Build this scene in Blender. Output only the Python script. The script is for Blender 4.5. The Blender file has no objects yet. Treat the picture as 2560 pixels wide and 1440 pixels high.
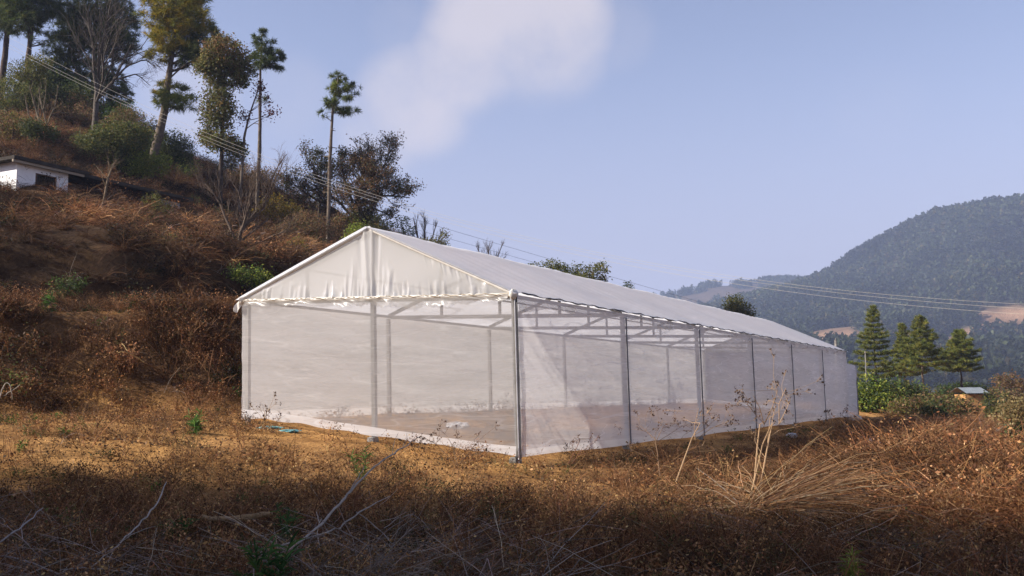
import bpy, math, random
import numpy as np
from mathutils import Vector
random.seed(7)
R = np.random.default_rng(11)
scene = bpy.context.scene
COL = scene.collection
PI = math.pi

# ------------------------------------------------------------------ camera model
F, PITCH, ROLL, ZC = 2489.0, 0.104489, -0.0064981, 1.6     # photograph pixels (2560 wide), radians, eye height
def ray(px, py):
    u, v = px - 1280, py - 720
    cr, sr = math.cos(ROLL), math.sin(ROLL)
    a, b = cr * u + sr * v, -sr * u + cr * v
    d = (a / F, 1.0, -b / F)
    c, s = math.cos(PITCH), math.sin(PITCH)
    return np.array([d[0], c * d[1] - s * d[2], s * d[1] + c * d[2]])
def at(px, py, Y):
    r = ray(px, py)
    k = Y / r[1]
    return np.array([r[0] * k, Y, r[2] * k + ZC])
def ppm(Y):
    return Y / F            # metres per photograph pixel at distance Y

# ------------------------------------------------------------------ terrain
def ss(a, b, x):
    t = np.clip((x - a) / (b - a), 0, 1)
    return t * t * (3 - 2 * t)
def vnoise(x, y, seed=0):
    def h(i, j):
        n = np.sin(i * 127.1 + j * 311.7 + seed * 74.7) * 43758.5453
        return n - np.floor(n)
    xi, yi = np.floor(x), np.floor(y)
    fx, fy = x - xi, y - yi
    fx, fy = fx * fx * (3 - 2 * fx), fy * fy * (3 - 2 * fy)
    return (h(xi, yi) * (1 - fx) + h(xi + 1, yi) * fx) * (1 - fy) + (h(xi, yi + 1) * (1 - fx) + h(xi + 1, yi + 1) * fx) * fy - 0.5
def fbm(x, y, seed=0, n=4):
    t, a = 0, 1.0
    for k in range(n):
        t = t + a * vnoise(x * 2 ** k, y * 2 ** k, seed + k * 3.1)
        a *= 0.5
    return t
TX, TY = 0.092, 18.10                 # near corner of the greenhouse
LD = np.array([math.sin(0.506973), math.cos(0.506973)])     # along its length
WD = np.array([-math.cos(0.506973), math.sin(0.506973)])    # across it
PS = np.array([-5, 0, 1.2, 3.6, 8.7, 9.9, 16, 26, 38, 48, 60, 80, 140])
PZ = np.array([0, 0, 0.15, 2.75, 3.05, 5.3, 7.0, 10.4, 16.6, 21.0, 23.5, 24.5, 24.5])
SKY = np.array([(1180, 790), (1300, 770), (1450, 752), (1560, 742), (1640, 733), (1700, 722), (1770, 712), (1830, 708), (1900, 704), (1950, 697), (2010, 684), (2060, 668),
                (2100, 645), (2160, 603), (2240, 563), (2330, 514), (2420, 499), (2480, 493), (2560, 494), (2700, 505), (2900, 560), (3200, 660)], float)
def mountain(x, y):
    px = 1280 + F * x / np.maximum(y, 1)
    r1 = 1150.0
    top1 = np.interp(1280 + F * x / r1, [1500, 1760, 1900, 1980, 2060, 2100, 2160, 2240, 2330, 2420, 2480, 2560, 2700, 2900, 3300], [74, 100, 116, 126, 139, 148, 169, 187, 208, 216, 220, 221, 222, 205, 150]) * 1.0
    p1 = ss(540, r1, y) * (1 - 0.5 * ss(r1, r1 + 500, y)) + 0.08 * ss(230, 520, y) * (1 - ss(600, 900, y))
    r2 = 1650.0
    top2 = np.interp(1280 + F * x / r2, [900, 1300, 1450, 1560, 1640, 1770, 1900, 1960, 2100, 2300], [60, 100, 135, 155, 166, 182, 188, 190, 180, 120])
    p2 = ss(1000, r2, y) * (1 - 0.5 * ss(r2, r2 + 400, y))
    low = 22 * ss(240, 700, y) * ss(1600, 2100, px)
    m = np.maximum(top1 * p1 * 0.995, top2 * p2) + low * (1 - ss(700, 1000, y))
    m = m + ss(250, 600, y) * (fbm(x / 130, y / 130, 5) * 16 + fbm(x / 45, y / 45, 8) * 5) * (1 - 0.75 * ss(900, 1120, y))
    return m
def scoord(x, y):
    a = y - 22.6 + 0.9 * np.sin(x * 0.23) - 0.07 * (x + 6)
    n = (x - TX) * WD[0] + (y - TY) * WD[1] - 6.63 - 0.9
    k = 1.2
    h = np.clip(0.5 + 0.5 * (n - a) / k, 0, 1)
    return n * (1 - h) + a * h - k * h * (1 - h)
def ground(x, y):
    x, y = np.asarray(x, float), np.asarray(y, float)
    n = (x - TX) * WD[0] + (y - TY) * WD[1]
    tent = -1.29 + 0.105 * np.clip(n, -1, 7) + 0.045 * np.clip(n + 1, -14, 0)
    fore = -1.72 + 0.008 * y - 0.03 * np.clip(x - 3, 0, 12)
    t = ss(9, 17, y)
    z = fore * (1 - t) + tent * t
    s = scoord(x, y)
    hill = np.interp(s, PS, PZ) * (1 - ss(74, 150, y))
    bumps = fbm(x * 1.3, y * 1.3, 1) * 0.10 * ss(-1, 1.5, s) + fbm(x * 0.35, y * 0.35, 2) * 0.55 * ss(2, 12, s)
    inside = (n > -0.3) & (n < 7) & (y > 18)
    z = z + hill + bumps + np.where(inside, 0.25, 1.0) * fbm(x * 1.6, y * 1.6, 4) * 0.10 + fbm(x * 5, y * 5, 9, 3) * 0.05
    z = z - 11 * ss(62, 150, y) * (1 - ss(0, 8, s) * (1 - ss(74, 150, y)))
    # unseen spur behind and left of the viewpoint, shaped to shade the near ground
    z = z + (SPUR_H + 4.5 * ss(4.8, 1.0, y)) * ss(-20, -30, x) * ss(10.3, 6.0, y - 0.10 * (x + 32) + 2.6 * fbm(x * 0.2, y * 0.35, 70)) 
    z = z + mountain(x, y) * ss(220, 300, y)
    return z + ZC
SPUR_H = 15.4
def G1(x, y):
    return float(ground(x, y))
def hit(px, py, y0=5.0, y1=140.0):
    r = ray(px, py)
    Y = np.arange(y0, y1, 0.08)
    k = Y / r[1]
    z = r[2] * k + ZC
    g = ground(r[0] * k, Y)
    i = np.argmax(z < g)
    return float(Y[i]) if (z < g).any() else None

# ------------------------------------------------------------------ mesh building
class MB:
    def __init__(self):
        self.v, self.q, self.c, self.n = [], [], [], 0
    def add(self, v, q, c):
        v = np.asarray(v, np.float32).reshape(-1, 3)
        q = np.asarray(q, np.int64).reshape(-1, 4)
        c = np.asarray(c, np.float32)
        if c.ndim == 1: c = np.tile(c, (len(v), 1))
        self.v.append(v); self.q.append(q + self.n); self.c.append(c); self.n += len(v)
    def ribbons(self, P, W, C, rng=R):
        """P (N,K,3) centre lines, W (N,K) widths, C (N,3) colours"""
        N, K, _ = P.shape
        if N == 0: return
        T = np.gradient(P, axis=1)
        rv = rng.normal(size=(N, 1, 3))
        S = np.cross(T, rv)
        S /= np.linalg.norm(S, axis=2, keepdims=True) + 1e-9
        S *= (W * 0.5)[..., None]
        V = np.stack([P - S, P + S], 2).reshape(-1, 3)
        base = (np.arange(N) * K * 2)[:, None] + (np.arange(K - 1) * 2)[None]
        q = np.stack([base, base + 1, base + 3, base + 2], -1).reshape(-1, 4)
        self.add(V, q, np.repeat(C, K * 2, 0))
    def leaves(self, P, size, C, aspect=0.5, up=0.0, rng=R):
        """diamond leaves lying at points P"""
        N = len(P)
        if N == 0: return
        a = rng.normal(size=(N, 3)); a[:, 2] = a[:, 2] * 0.8 - up
        a /= np.linalg.norm(a, axis=1, keepdims=True)
        b = np.cross(a, rng.normal(size=(N, 3)))
        b /= np.linalg.norm(b, axis=1, keepdims=True) + 1e-9
        s = (np.broadcast_to(size, (N,)) * rng.uniform(0.7, 1.3, N))[:, None]
        V = np.stack([P, P + a * s * 0.5 + b * s * aspect * 0.5, P + a * s, P + a * s * 0.5 - b * s * aspect * 0.5], 1).reshape(-1, 3)
        q = np.arange(N * 4).reshape(N, 4)
        self.add(V, q, np.repeat(C, 4, 0))
    def tube(self, pts, rad, c, k=6, cap=True):
        pts = np.asarray(pts, float)
        n = len(pts)
        rad = np.broadcast_to(rad, (n,))
        T = np.gradient(pts, axis=0)
        T /= np.linalg.norm(T, axis=1, keepdims=True) + 1e-9
        ref = np.array([0.31, 0.87, 0.12]) if abs(T[0][2]) > 0.6 else np.array([0.1, 0.05, 1.0])
        A = np.cross(T, ref); A /= np.linalg.norm(A, axis=1, keepdims=True) + 1e-9
        B = np.cross(T, A)
        th = np.arange(k) * 2 * PI / k
        V = pts[:, None] + rad[:, None, None] * (np.cos(th)[None, :, None] * A[:, None] + np.sin(th)[None, :, None] * B[:, None])
        q = []
        for i in range(n - 1):
            for j in range(k):
                q.append((i * k + j, i * k + (j + 1) % k, (i + 1) * k + (j + 1) % k, (i + 1) * k + j))
        V = V.reshape(-1, 3)
        if cap and k >= 4:
            for e in (0, n - 1):
                for j in range(1, k - 2, 2):
                    q.append((e * k, e * k + j, e * k + j + 1, e * k + min(j + 2, k - 1)))
        self.add(V, q, np.asarray(c, float))
    def bar(self, a, b, w, h, c, upv=(0, 0, 1)):
        """square bar from a to b"""
        a, b = np.asarray(a, float), np.asarray(b, float)
        t = (b - a) / np.linalg.norm(b - a)
        u = np.asarray(upv, float)
        if abs(np.dot(t, u)) > 0.95: u = np.array([WD[0], WD[1], 0.0])
        s = np.cross(t, u); s /= np.linalg.norm(s)
        u = np.cross(s, t)
        V = []
        for e in (a, b):
            for i, j in ((-1, -1), (1, -1), (1, 1), (-1, 1)):
                V.append(e + s * w / 2 * i + u * h / 2 * j)
        q = [(0, 1, 2, 3), (7, 6, 5, 4), (0, 4, 5, 1), (1, 5, 6, 2), (2, 6, 7, 3), (3, 7, 4, 0)]
        self.add(V, q, np.asarray(c, float))
    def grid(self, V, c):
        """V (A,B,3)"""
        A, B, _ = V.shape
        i = np.arange(A * B).reshape(A, B)
        q = np.stack([i[:-1, :-1], i[:-1, 1:], i[1:, 1:], i[1:, :-1]], -1).reshape(-1, 4)
        self.add(V.reshape(-1, 3), q, c)
    def arrays(self):
        return np.concatenate(self.v), np.concatenate(self.q), np.concatenate(self.c)
    def build(self, name, mat, parent=None, smooth=False):
        v, q, c = self.arrays()
        me = bpy.data.meshes.new(name)
        o = bpy.data.objects.new(name, me)
        COL.objects.link(o)
        if parent is not None:
            o.parent = parent
            v = v - np.array(parent_loc(parent), np.float32)
        else:
            o0 = v[np.argmin(v[:, 2])].copy() if len(v) < 200000 else np.zeros(3, np.float32)
            o.location = [float(t) for t in o0]
            v = v - o0
        tri = q[:, 2] == q[:, 3]
        me.vertices.add(len(v)); me.vertices.foreach_set('co', v.astype(np.float32).ravel())
        nq = len(q)
        me.loops.add(nq * 4); me.loops.foreach_set('vertex_index', q.astype(np.int32).ravel())
        me.polygons.add(nq); me.polygons.foreach_set('loop_start', np.arange(0, nq * 4, 4, dtype=np.int32))
        me.polygons.foreach_set('loop_total', np.full(nq, 4, np.int32))
        me.polygons.foreach_set('use_smooth', np.full(nq, smooth, bool))
        me.update(calc_edges=True)
        if tri.any(): me.validate()
        at_ = me.color_attributes.new('Col', 'FLOAT_COLOR', 'POINT')
        cc = np.ones((len(v), 4), np.float32); cc[:, :3] = c
        at_.data.foreach_set('color', cc.ravel())
        me.materials.append(mat)
        return o
LOC = {}
def parent_loc(p):
    t = np.zeros(3)
    while p is not None:
        t = t + np.array(p.location)
        p = p.parent
    return t
def thing(name, label, cat, loc, group=None):
    o = bpy.data.objects.new(name, None)
    COL.objects.link(o)
    o.location = [float(t) for t in loc]
    o.empty_display_size = 0.3
    return tag(o, label, cat, group)
def tag(o, label=None, cat=None, group=None, kind=None):
    if label: o['label'] = label
    if cat: o['category'] = cat
    if group: o['group'] = group
    if kind: o['kind'] = kind
    return o

# ------------------------------------------------------------------ materials
def new_mat(name):
    m = bpy.data.materials.new(name)
    m.use_nodes = True
    nt = m.node_tree
    nt.nodes.clear()
    out = nt.nodes.new('ShaderNodeOutputMaterial')
    return m, nt, out
def N(nt, t, **k):
    n = nt.nodes.new(t)
    for a, b in k.items():
        if a.startswith('i_'): n.inputs[a[2:].replace('_', ' ')].default_value = b
        else: setattr(n, a, b)
    return n
def mixc(nt, a, b, fac, blend='MIX'):
    n = nt.nodes.new('ShaderNodeMix'); n.data_type = 'RGBA'; n.blend_type = blend
    for i, s in ((6, a), (7, b), (0, fac)):
        if hasattr(s, 'links'): nt.links.new(s, n.inputs[i])
        elif i == 0: n.inputs[0].default_value = s
        else: n.inputs[i].default_value = (*s, 1)
    return n.outputs[2]
def ramp(nt, src, stops):
    n = nt.nodes.new('ShaderNodeValToRGB')
    nt.links.new(src, n.inputs[0])
    el = n.color_ramp.elements
    while len(el) < len(stops): el.new(0.5)
    for e, (p, c) in zip(el, stops):
        e.position = p; e.color = (*c, 1) if len(c) == 3 else c
    return n.outputs[0]
def noise(nt, scale, detail=4, vec=None, rough=0.55):
    n = N(nt, 'ShaderNodeTexNoise'); n.inputs['Scale'].default_value = scale
    n.inputs['Detail'].default_value = detail; n.inputs['Roughness'].default_value = rough
    if vec is not None: nt.links.new(vec, n.inputs['Vector'])
    return n.outputs['Fac']
def obj_coords(nt, scale=(1, 1, 1)):
    g = N(nt, 'ShaderNodeTexCoord')
    mp = N(nt, 'ShaderNodeMapping'); mp.inputs['Scale'].default_value = scale
    nt.links.new(g.outputs['Object'], mp.inputs['Vector'])
    return mp.outputs[0]
def col_mat(name, rough=0.8, trans=0.0, nscale=0, namp=0.5, bump=0.0, bscale=20, spec=0.2):
    """surface whose colour is the per-vertex colour of the thing itself, varied by noise"""
    m, nt, out = new_mat(name)
    a = N(nt, 'ShaderNodeAttribute'); a.attribute_name = 'Col'
    c = a.outputs['Color']
    if nscale:
        f = noise(nt, nscale, 5, obj_coords(nt))
        k = ramp(nt, f, [(0.25, (1 - namp,) * 3), (0.75, (1 + namp,) * 3)])
        c = mixc(nt, c, k, 1.0, 'MULTIPLY')
    b = N(nt, 'ShaderNodeBsdfPrincipled'); b.inputs['Roughness'].default_value = rough
    b.inputs['Specular IOR Level'].default_value = spec
    nt.links.new(c, b.inputs['Base Color'])
    if bump:
        bn = N(nt, 'ShaderNodeBump'); bn.inputs['Strength'].default_value = bump; bn.inputs['Distance'].default_value = 0.05
        nt.links.new(noise(nt, bscale, 6, obj_coords(nt)), bn.inputs['Height'])
        nt.links.new(bn.outputs[0], b.inputs['Normal'])
    sh = b.outputs[0]
    if trans:
        t = N(nt, 'ShaderNodeBsdfTranslucent'); nt.links.new(c, t.inputs['Color'])
        mx = N(nt, 'ShaderNodeMixShader'); mx.inputs[0].default_value = trans
        nt.links.new(sh, mx.inputs[1]); nt.links.new(t.outputs[0], mx.inputs[2])
        sh = mx.outputs[0]
    nt.links.new(sh, out.inputs['Surface'])
    return m
M_LEAF = col_mat('leaf', 0.6, 0.45)
M_NEEDLE = col_mat('needle', 0.55, 0.4)
M_DRY = col_mat('dry_stem', 0.85, 0.12)
M_BARK = col_mat('bark', 0.9, 0, 6, 0.5, 0.8, 18)
M_WOOD = col_mat('bleached_wood', 0.8, 0, 14, 0.35, 0.4, 40)
M_STEEL = col_mat('galvanised_steel', 0.5, 0, 3, 0.2, 0, 20, 0.4)
M_PLASTER = col_mat('plaster', 0.9, 0, 1.2, 0.12, 0.3, 12)
M_CONC = col_mat('concrete', 0.95, 0, 2.5, 0.45, 0.6, 14)
M_CLOTH = col_mat('plastic_sheet', 0.4, 0.2)
M_ROCK = col_mat('rock', 0.9, 0, 3, 0.35, 0.8, 8)
M_WIRE = col_mat('wire', 0.5)

def ground_mat():
    m, nt, out = new_mat('soil')
    a = N(nt, 'ShaderNodeAttribute'); a.attribute_name = 'Col'
    v = obj_coords(nt)
    f1 = noise(nt, 0.9, 6, v); f2 = noise(nt, 7.0, 6, v, 0.7); f3 = noise(nt, 40, 3, v)
    c = mixc(nt, a.outputs['Color'], ramp(nt, f1, [(0.3, (0.6, 0.55, 0.5)), (0.7, (1.25, 1.25, 1.25))]), 1.0, 'MULTIPLY')
    c = mixc(nt, c, ramp(nt, f2, [(0.35, (0.55, 0.5, 0.48)), (0.6, (1.15, 1.15, 1.15))]), 0.8, 'MULTIPLY')
    c = mixc(nt, c, ramp(nt, f3, [(0.35, (0.6, 0.6, 0.6)), (0.65, (1.3, 1.3, 1.3))]), 0.6, 'MULTIPLY')
    b = N(nt, 'ShaderNodeBsdfPrincipled'); b.inputs['Roughness'].default_value = 0.95
    b.inputs['Specular IOR Level'].default_value = 0.1
    nt.links.new(c, b.inputs['Base Color'])
    bn = N(nt, 'ShaderNodeBump'); bn.inputs['Strength'].default_value = 0.9; bn.inputs['Distance'].default_value = 0.08
    nt.links.new(noise(nt, 9, 8, v, 0.7), bn.inputs['Height'])
    nt.links.new(bn.outputs[0], b.inputs['Normal'])
    nt.links.new(b.outputs[0], out.inputs['Surface'])
    return m
M_SOIL = ground_mat()

def film_mat(name, col, clear, trans, gloss, grough):
    m, nt, out = new_mat(name)
    d = N(nt, 'ShaderNodeBsdfDiffuse'); d.inputs['Color'].default_value = (*col, 1)
    t = N(nt, 'ShaderNodeBsdfTranslucent'); t.inputs['Color'].default_value = (*col, 1)
    f1 = noise(nt, 0.8, 6, obj_coords(nt, (1.0, 1.0, 0.5)), 0.65)
    st = mixc(nt, ramp(nt, f1, [(0.30, (0.955, 0.95, 0.94)), (0.62, (1, 1, 1))]), col, 1.0, 'MULTIPLY')
    nt.links.new(st, d.inputs['Color']); nt.links.new(st, t.inputs['Color'])
    g = N(nt, 'ShaderNodeBsdfGlossy'); g.inputs['Roughness'].default_value = grough; g.inputs['Color'].default_value = (0.95, 0.95, 0.95, 1)
    p = N(nt, 'ShaderNodeBsdfTransparent')
    def mix(a, b, f):
        x = N(nt, 'ShaderNodeMixShader'); x.inputs[0].default_value = f
        nt.links.new(a, x.inputs[1]); nt.links.new(b, x.inputs[2]); return x.outputs[0]
    s = mix(d.outputs[0], t.outputs[0], trans)
    s = mix(s, p.outputs[0], clear)
    s = mix(s, g.outputs[0], gloss)
    nt.links.new(s, out.inputs['Surface'])
    return m
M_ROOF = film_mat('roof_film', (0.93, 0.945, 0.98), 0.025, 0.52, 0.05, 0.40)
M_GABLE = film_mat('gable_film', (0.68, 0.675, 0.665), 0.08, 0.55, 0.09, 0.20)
M_WRAP = film_mat('folded_film', (0.82, 0.79, 0.74), 0.04, 0.30, 0.05, 0.3)
def net_mat(name, lo, hi, zscale, tr=0.5, dc=0.31):
    m, nt, out = new_mat(name)
    v = obj_coords(nt, (0.35, 0.35, zscale))
    f = noise(nt, 1.0, 5, v, 0.6)
    v2 = obj_coords(nt, (0.16, 0.16, 1.3))
    f2 = noise(nt, 1.0, 3, v2)
    # fine pale creases along ridges of a stretched noise
    v3 = obj_coords(nt, (0.22, 0.22, 2.2))
    f3 = noise(nt, 1.3, 2, v3)
    cr = ramp(nt, f3, [(0.485, (0, 0, 0)), (0.5, (1, 1, 1)), (0.515, (0, 0, 0))])
    ad = N(nt, 'ShaderNodeMath', operation='ADD'); nt.links.new(f, ad.inputs[0]); nt.links.new(f2, ad.inputs[1])
    mr = N(nt, 'ShaderNodeMapRange'); nt.links.new(ad.outputs[0], mr.inputs[0])
    mr.inputs[1].default_value = 0.7; mr.inputs[2].default_value = 1.3; mr.inputs[3].default_value = lo; mr.inputs[4].default_value = hi
    ma = N(nt, 'ShaderNodeMath', operation='MULTIPLY_ADD'); nt.links.new(cr, ma.inputs[0]); ma.inputs[1].default_value = 0.20
    v4 = obj_coords(nt, (0.5, 0.5, 7.0))
    f4 = noise(nt, 1.0, 3, v4)
    c4 = ramp(nt, f4, [(0.47, (0, 0, 0)), (0.5, (1, 1, 1)), (0.53, (0, 0, 0))])
    m4 = N(nt, 'ShaderNodeMath', operation='MULTIPLY_ADD'); nt.links.new(c4, m4.inputs[0]); m4.inputs[1].default_value = -0.10
    nt.links.new(mr.outputs[0], m4.inputs[2])
    nt.links.new(m4.outputs[0], ma.inputs[2])
    d = N(nt, 'ShaderNodeBsdfDiffuse'); d.inputs['Color'].default_value = (dc, dc * 0.985, dc, 1)
    t = N(nt, 'ShaderNodeBsdfTranslucent'); t.inputs['Color'].default_value = (0.95, 0.93, 0.93, 1)
    p = N(nt, 'ShaderNodeBsdfTransparent')
    x = N(nt, 'ShaderNodeMixShader'); x.inputs[0].default_value = tr
    nt.links.new(d.outputs[0], x.inputs[1]); nt.links.new(t.outputs[0], x.inputs[2])
    y = N(nt, 'ShaderNodeMixShader'); nt.links.new(ma.outputs[0], y.inputs[0])
    nt.links.new(p.outputs[0], y.inputs[1]); nt.links.new(x.outputs[0], y.inputs[2])
    nt.links.new(y.outputs[0], out.inputs['Surface'])
    return m
M_NET = net_mat('insect_net', 0.48, 0.68, 4.0)  # colour lowered to hold back the sunlit front wall
M_NET_BRIGHT = net_mat('side_net_brightened', 0.56, 0.74, 4.0, 0.36, 0.82)  # same net in a paler colour, to brighten the shaded long wall
M_HEM = net_mat('net_hem', 0.86, 0.96, 6.0, 0.45, 0.62)

# ------------------------------------------------------------------ ground sheet
TAN, TAN2, BROWN, DARK = np.array([0.50, 0.275, 0.095]), np.array([0.37, 0.20, 0.075]), np.array([0.13, 0.072, 0.036]), np.array([0.050, 0.032, 0.020])
def ground_col(x, y):
    s = scoord(x, y)
    f = fbm(x * 0.5, y * 0.5, 21)
    c = TAN[None] * np.ones((len(x), 1))
    w = np.clip(0.35 + f * 1.2, 0, 1)[:, None]
    c = c * (1 - w) + TAN2 * w
    # dead litter, darkened near the viewpoint to deepen its shade, and right of the greenhouse
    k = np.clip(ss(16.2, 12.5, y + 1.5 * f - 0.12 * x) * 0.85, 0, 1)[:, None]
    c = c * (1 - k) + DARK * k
    n = (x - TX) * WD[0] + (y - TY) * WD[1]
    k = (ss(-1.2, -4.5, n + f) * ss(14, 18, y) * 0.8)[:, None]
    c = c * (1 - k) + BROWN * k
    k = (ss(0.8, 2.4, s + f * 1.5) * (1 - 0.75 * ss(3.6, 4.3, s) * ss(8.0, 7.2, s)) * (0.72 + 0.5 * f))[:, None]
    k = np.clip(k, 0, 1)
    c = c * (1 - k) + (BROWN * 0.75) * k
    k = (ss(7.8, 8.6, s))[:, None] * (0.85 - 0.5 * ss(11, 14, s) * np.clip(0.5 + 2 * f, 0, 1))[:, None]  # shade of the bank and of gaps between brush put into the soil colour
    c = c * (1 - k) + DARK * k
    # mountain: woodland floor, with bare earth terraces at its foot and on the far ridge
    k = ss(200, 300, y)[:, None]
    fl = np.array([0.05, 0.048, 0.028])
    px = 1280 + F * x / np.maximum(y, 1)
    z = ground(x, y) - ZC
    py = 981 - F * z / np.maximum(y, 1)
    g = fbm(x / 40, y / 40, 31)
    fld = ss(0.05, 0.18, g + 0.62 * np.exp(-((px - 2430) / 210) ** 2 - ((y - 640) / 95) ** 2) + 0.45 * np.exp(-((px - 2130) / 70) ** 2 - ((y - 640) / 80) ** 2) - 0.12)
    fld2 = ss(-0.1, 0.15, g + 0.3) * ss(1370, 1450, y) * ss(1740, 1690, y) * ss(1400, 1480, px) * ss(1950, 1880, px) * 0.45
    fk = np.clip(fld * ss(540, 580, y) * ss(790, 740, y) + fld2, 0, 1)[:, None]
    cm = fl * (1 - fk) + np.where((y > 1200)[:, None], np.array([[0.15, 0.10, 0.075]]), np.array([[0.26, 0.165, 0.10]])) * fk * np.clip(1 + 1.2 * fbm(x / 14, y / 9, 33), 0.5, 1.5)[:, None]
    return c * (1 - k) + cm * k, fk[:, 0]
def sheet(name, xs, ys):
    X, Y = np.meshgrid(xs, ys)
    Z = ground(X, Y)
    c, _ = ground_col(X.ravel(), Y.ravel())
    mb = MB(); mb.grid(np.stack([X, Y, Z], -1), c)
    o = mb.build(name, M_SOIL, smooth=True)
    return tag(o, kind='structure')
def spread(a, b, d0, g):
    r, x, d = [], a, d0
    while (x < b) if d0 > 0 else (x > b):
        r.append(x); x += d; d *= g
    return r + [b]
xs = sorted(set([round(t, 4) for t in list(np.arange(-24, 22, 0.22)) + spread(22, 1500, 0.3, 1.09) + spread(-24, -700, -0.3, 1.09)]))
ys = sorted(set([round(t, 4) for t in list(np.arange(4, 42, 0.22)) + spread(42, 230, 0.3, 1.025) + spread(4, -260, -0.4, 1.12)]))
sheet('ground', np.array(xs), np.array(ys))
xm = sorted(set([round(t, 3) for t in list(np.arange(-400, 1100, 9.0)) + spread(1100, 2600, 12, 1.2) + spread(-400, -2200, -12, 1.2)]))
ymn = sorted(set([round(t, 3) for t in list(np.arange(230, 1760, 9.0)) + spread(1760, 4200, 12, 1.2)]))
sheet('mountain', np.array(xm), np.array(ymn))
#SECTION greenhouse
# ------------------------------------------------------------------ greenhouse
GW, GM, GB = 6.635, 3.248, 5.1723
SL, SW_, RISE, LX, LY = -0.0012259, 0.0335562, 1.3599, -0.0196863, 0.0070305
EZ = 1.24492 * 0 + (-1.31413723 + 3.119274297962237) + ZC
def GP(i, w, h=0.0):
    q = np.array([TX + LX * 3.119, TY + LY * 3.119]) + LD * GB * i + WD * w
    return np.array([q[0] + LX * h, q[1] + LY * h, EZ + SL * GB * i + SW_ * w + h])
def to_ground(i, w, extra=0.05):
    h = -3.0
    for _ in range(4):
        p = GP(i, w, h); h += G1(p[0], p[1]) - p[2]
    return GP(i, w, h - extra)
root = thing('greenhouse', 'long white film greenhouse with net walls and pitched roof on the bare field', 'greenhouse', (TX, TY, G1(TX, TY)))
STEEL = (0.22, 0.21, 0.195)
def part(name, fn, mat, parent=root, smooth=False):
    mb = MB(); fn(mb); return mb.build(name, mat, parent, smooth)
for fi in range(7):
    i = {0: 0.016, 6: 5.984}.get(fi, fi)
    for w in (0.0, GW):
        a, b = GP(i, w + (0.04 if w == 0 else -0.04), -0.10), to_ground(i, w + (0.04 if w == 0 else -0.04))
        part('post', lambda m: m.bar(a, b, 0.082, 0.082, STEEL), M_STEEL)
    a, b = GP(i, 0.14, -0.06), GP(i, GW - 0.14, -0.06)
    part('tie_beam', lambda m: m.bar(a, b, 0.06, 0.09, STEEL), M_STEEL)
    for w in (0.0, GW):
        a, b = GP(i, w + (0.06 if w == 0 else -0.06), -0.02), GP(i, GM, RISE - 0.07)
        part('rafter', lambda m: m.bar(a, b, 0.06, 0.08, STEEL), M_STEEL)
    for w, k in ((GM * 0.5, 0.5), (GM, 1.0), (GM + (GW - GM) * 0.5, 0.5)):
        a, b = GP(i, w, -0.02), GP(i, w, RISE * k - 0.12)
        part('strut', lambda m: m.bar(a, b, 0.055, 0.055, STEEL), M_STEEL)
for i in (0.016, 5.984):
    a, b = GP(i, GM, -0.11), to_ground(i, GM)
    part('post', lambda m: m.bar(a, b, 0.085, 0.085, STEEL), M_STEEL)
for w in (0.09, GW - 0.09):
    a, b = GP(0.02, w, -0.045), GP(5.98, w, -0.045)
    part('eave_beam', lambda m: m.bar(a, b, 0.06, 0.06, STEEL), M_STEEL)
a, b = GP(0.02, GM, RISE - 0.06), GP(5.98, GM, RISE - 0.06)
part('ridge_beam', lambda m: m.bar(a, b, 0.06, 0.06, STEEL), M_STEEL)
for k in (0.5,):
    for w in (GM * k, GW - (GW - GM) * k):
        a, b = GP(0.02, w, RISE * k - 0.085), GP(5.98, w, RISE * k - 0.085)
        part('purlin', lambda m: m.bar(a, b, 0.04, 0.04, STEEL), M_STEEL)
# concrete footings
for i, w in ((0, 0.09), (0, GM), (1, 0.09), (2, 0.09), (3, 0.09)):
    p = to_ground(i, w)
    def foot(m):
        th = np.linspace(0, 2 * PI, 11)[:-1]
        rr = 0.10 * (1 + 0.25 * R.normal(size=10))
        pts = []
        for z, k in ((-0.05, 1.0), (0.085, 0.85), (0.10, 0.4), (0.10, 0.02)):
            pts.append([[p[0] + math.cos(t) * r * k, p[1] + math.sin(t) * r * k, p[2] + 0.05 + z] for t, r in zip(th, rr)])
        V = np.array(pts)
        V = np.concatenate([V, V[:, :1]], 1)
        m.grid(V, np.array((0.22, 0.21, 0.195)))
    part('footing', foot, M_CONC)
# roof film: both slopes as one sheet, sagging slightly between rafters
def roof(m):
    ni, nw = 241, 41
    ii = np.linspace(-0.03, 6.03, ni)
    V = np.zeros((ni, nw, 3))
    for a, i in enumerate(ii):
        bay = abs(math.sin(PI * min(max(i, 0), 6)))
        for b, t in enumerate(np.linspace(-1.03, 1.03, nw)):
            w = GM + (t * (GW - GM) if t > 0 else t * GM)
            h = RISE * (1 - abs(t))
            sag = -0.055 * bay * math.sin(PI * min(1, abs(t))) + 0.006 * math.sin(i * 47 + 2 * math.sin(t * 5)) * bay + 0.012 * math.sin(i * 9.1 + t * 3) * (1 - abs(t))
            if abs(t) > 0.98: sag += 0.012 * math.sin(i * 31) + 0.01 * math.sin(i * 77 + 1)
            V[a, b] = GP(i, w, h + sag + 0.035)
    m.grid(V, np.array((0.8, 0.8, 0.8)))
part('roof_film', roof, M_ROOF, smooth=True)
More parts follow.
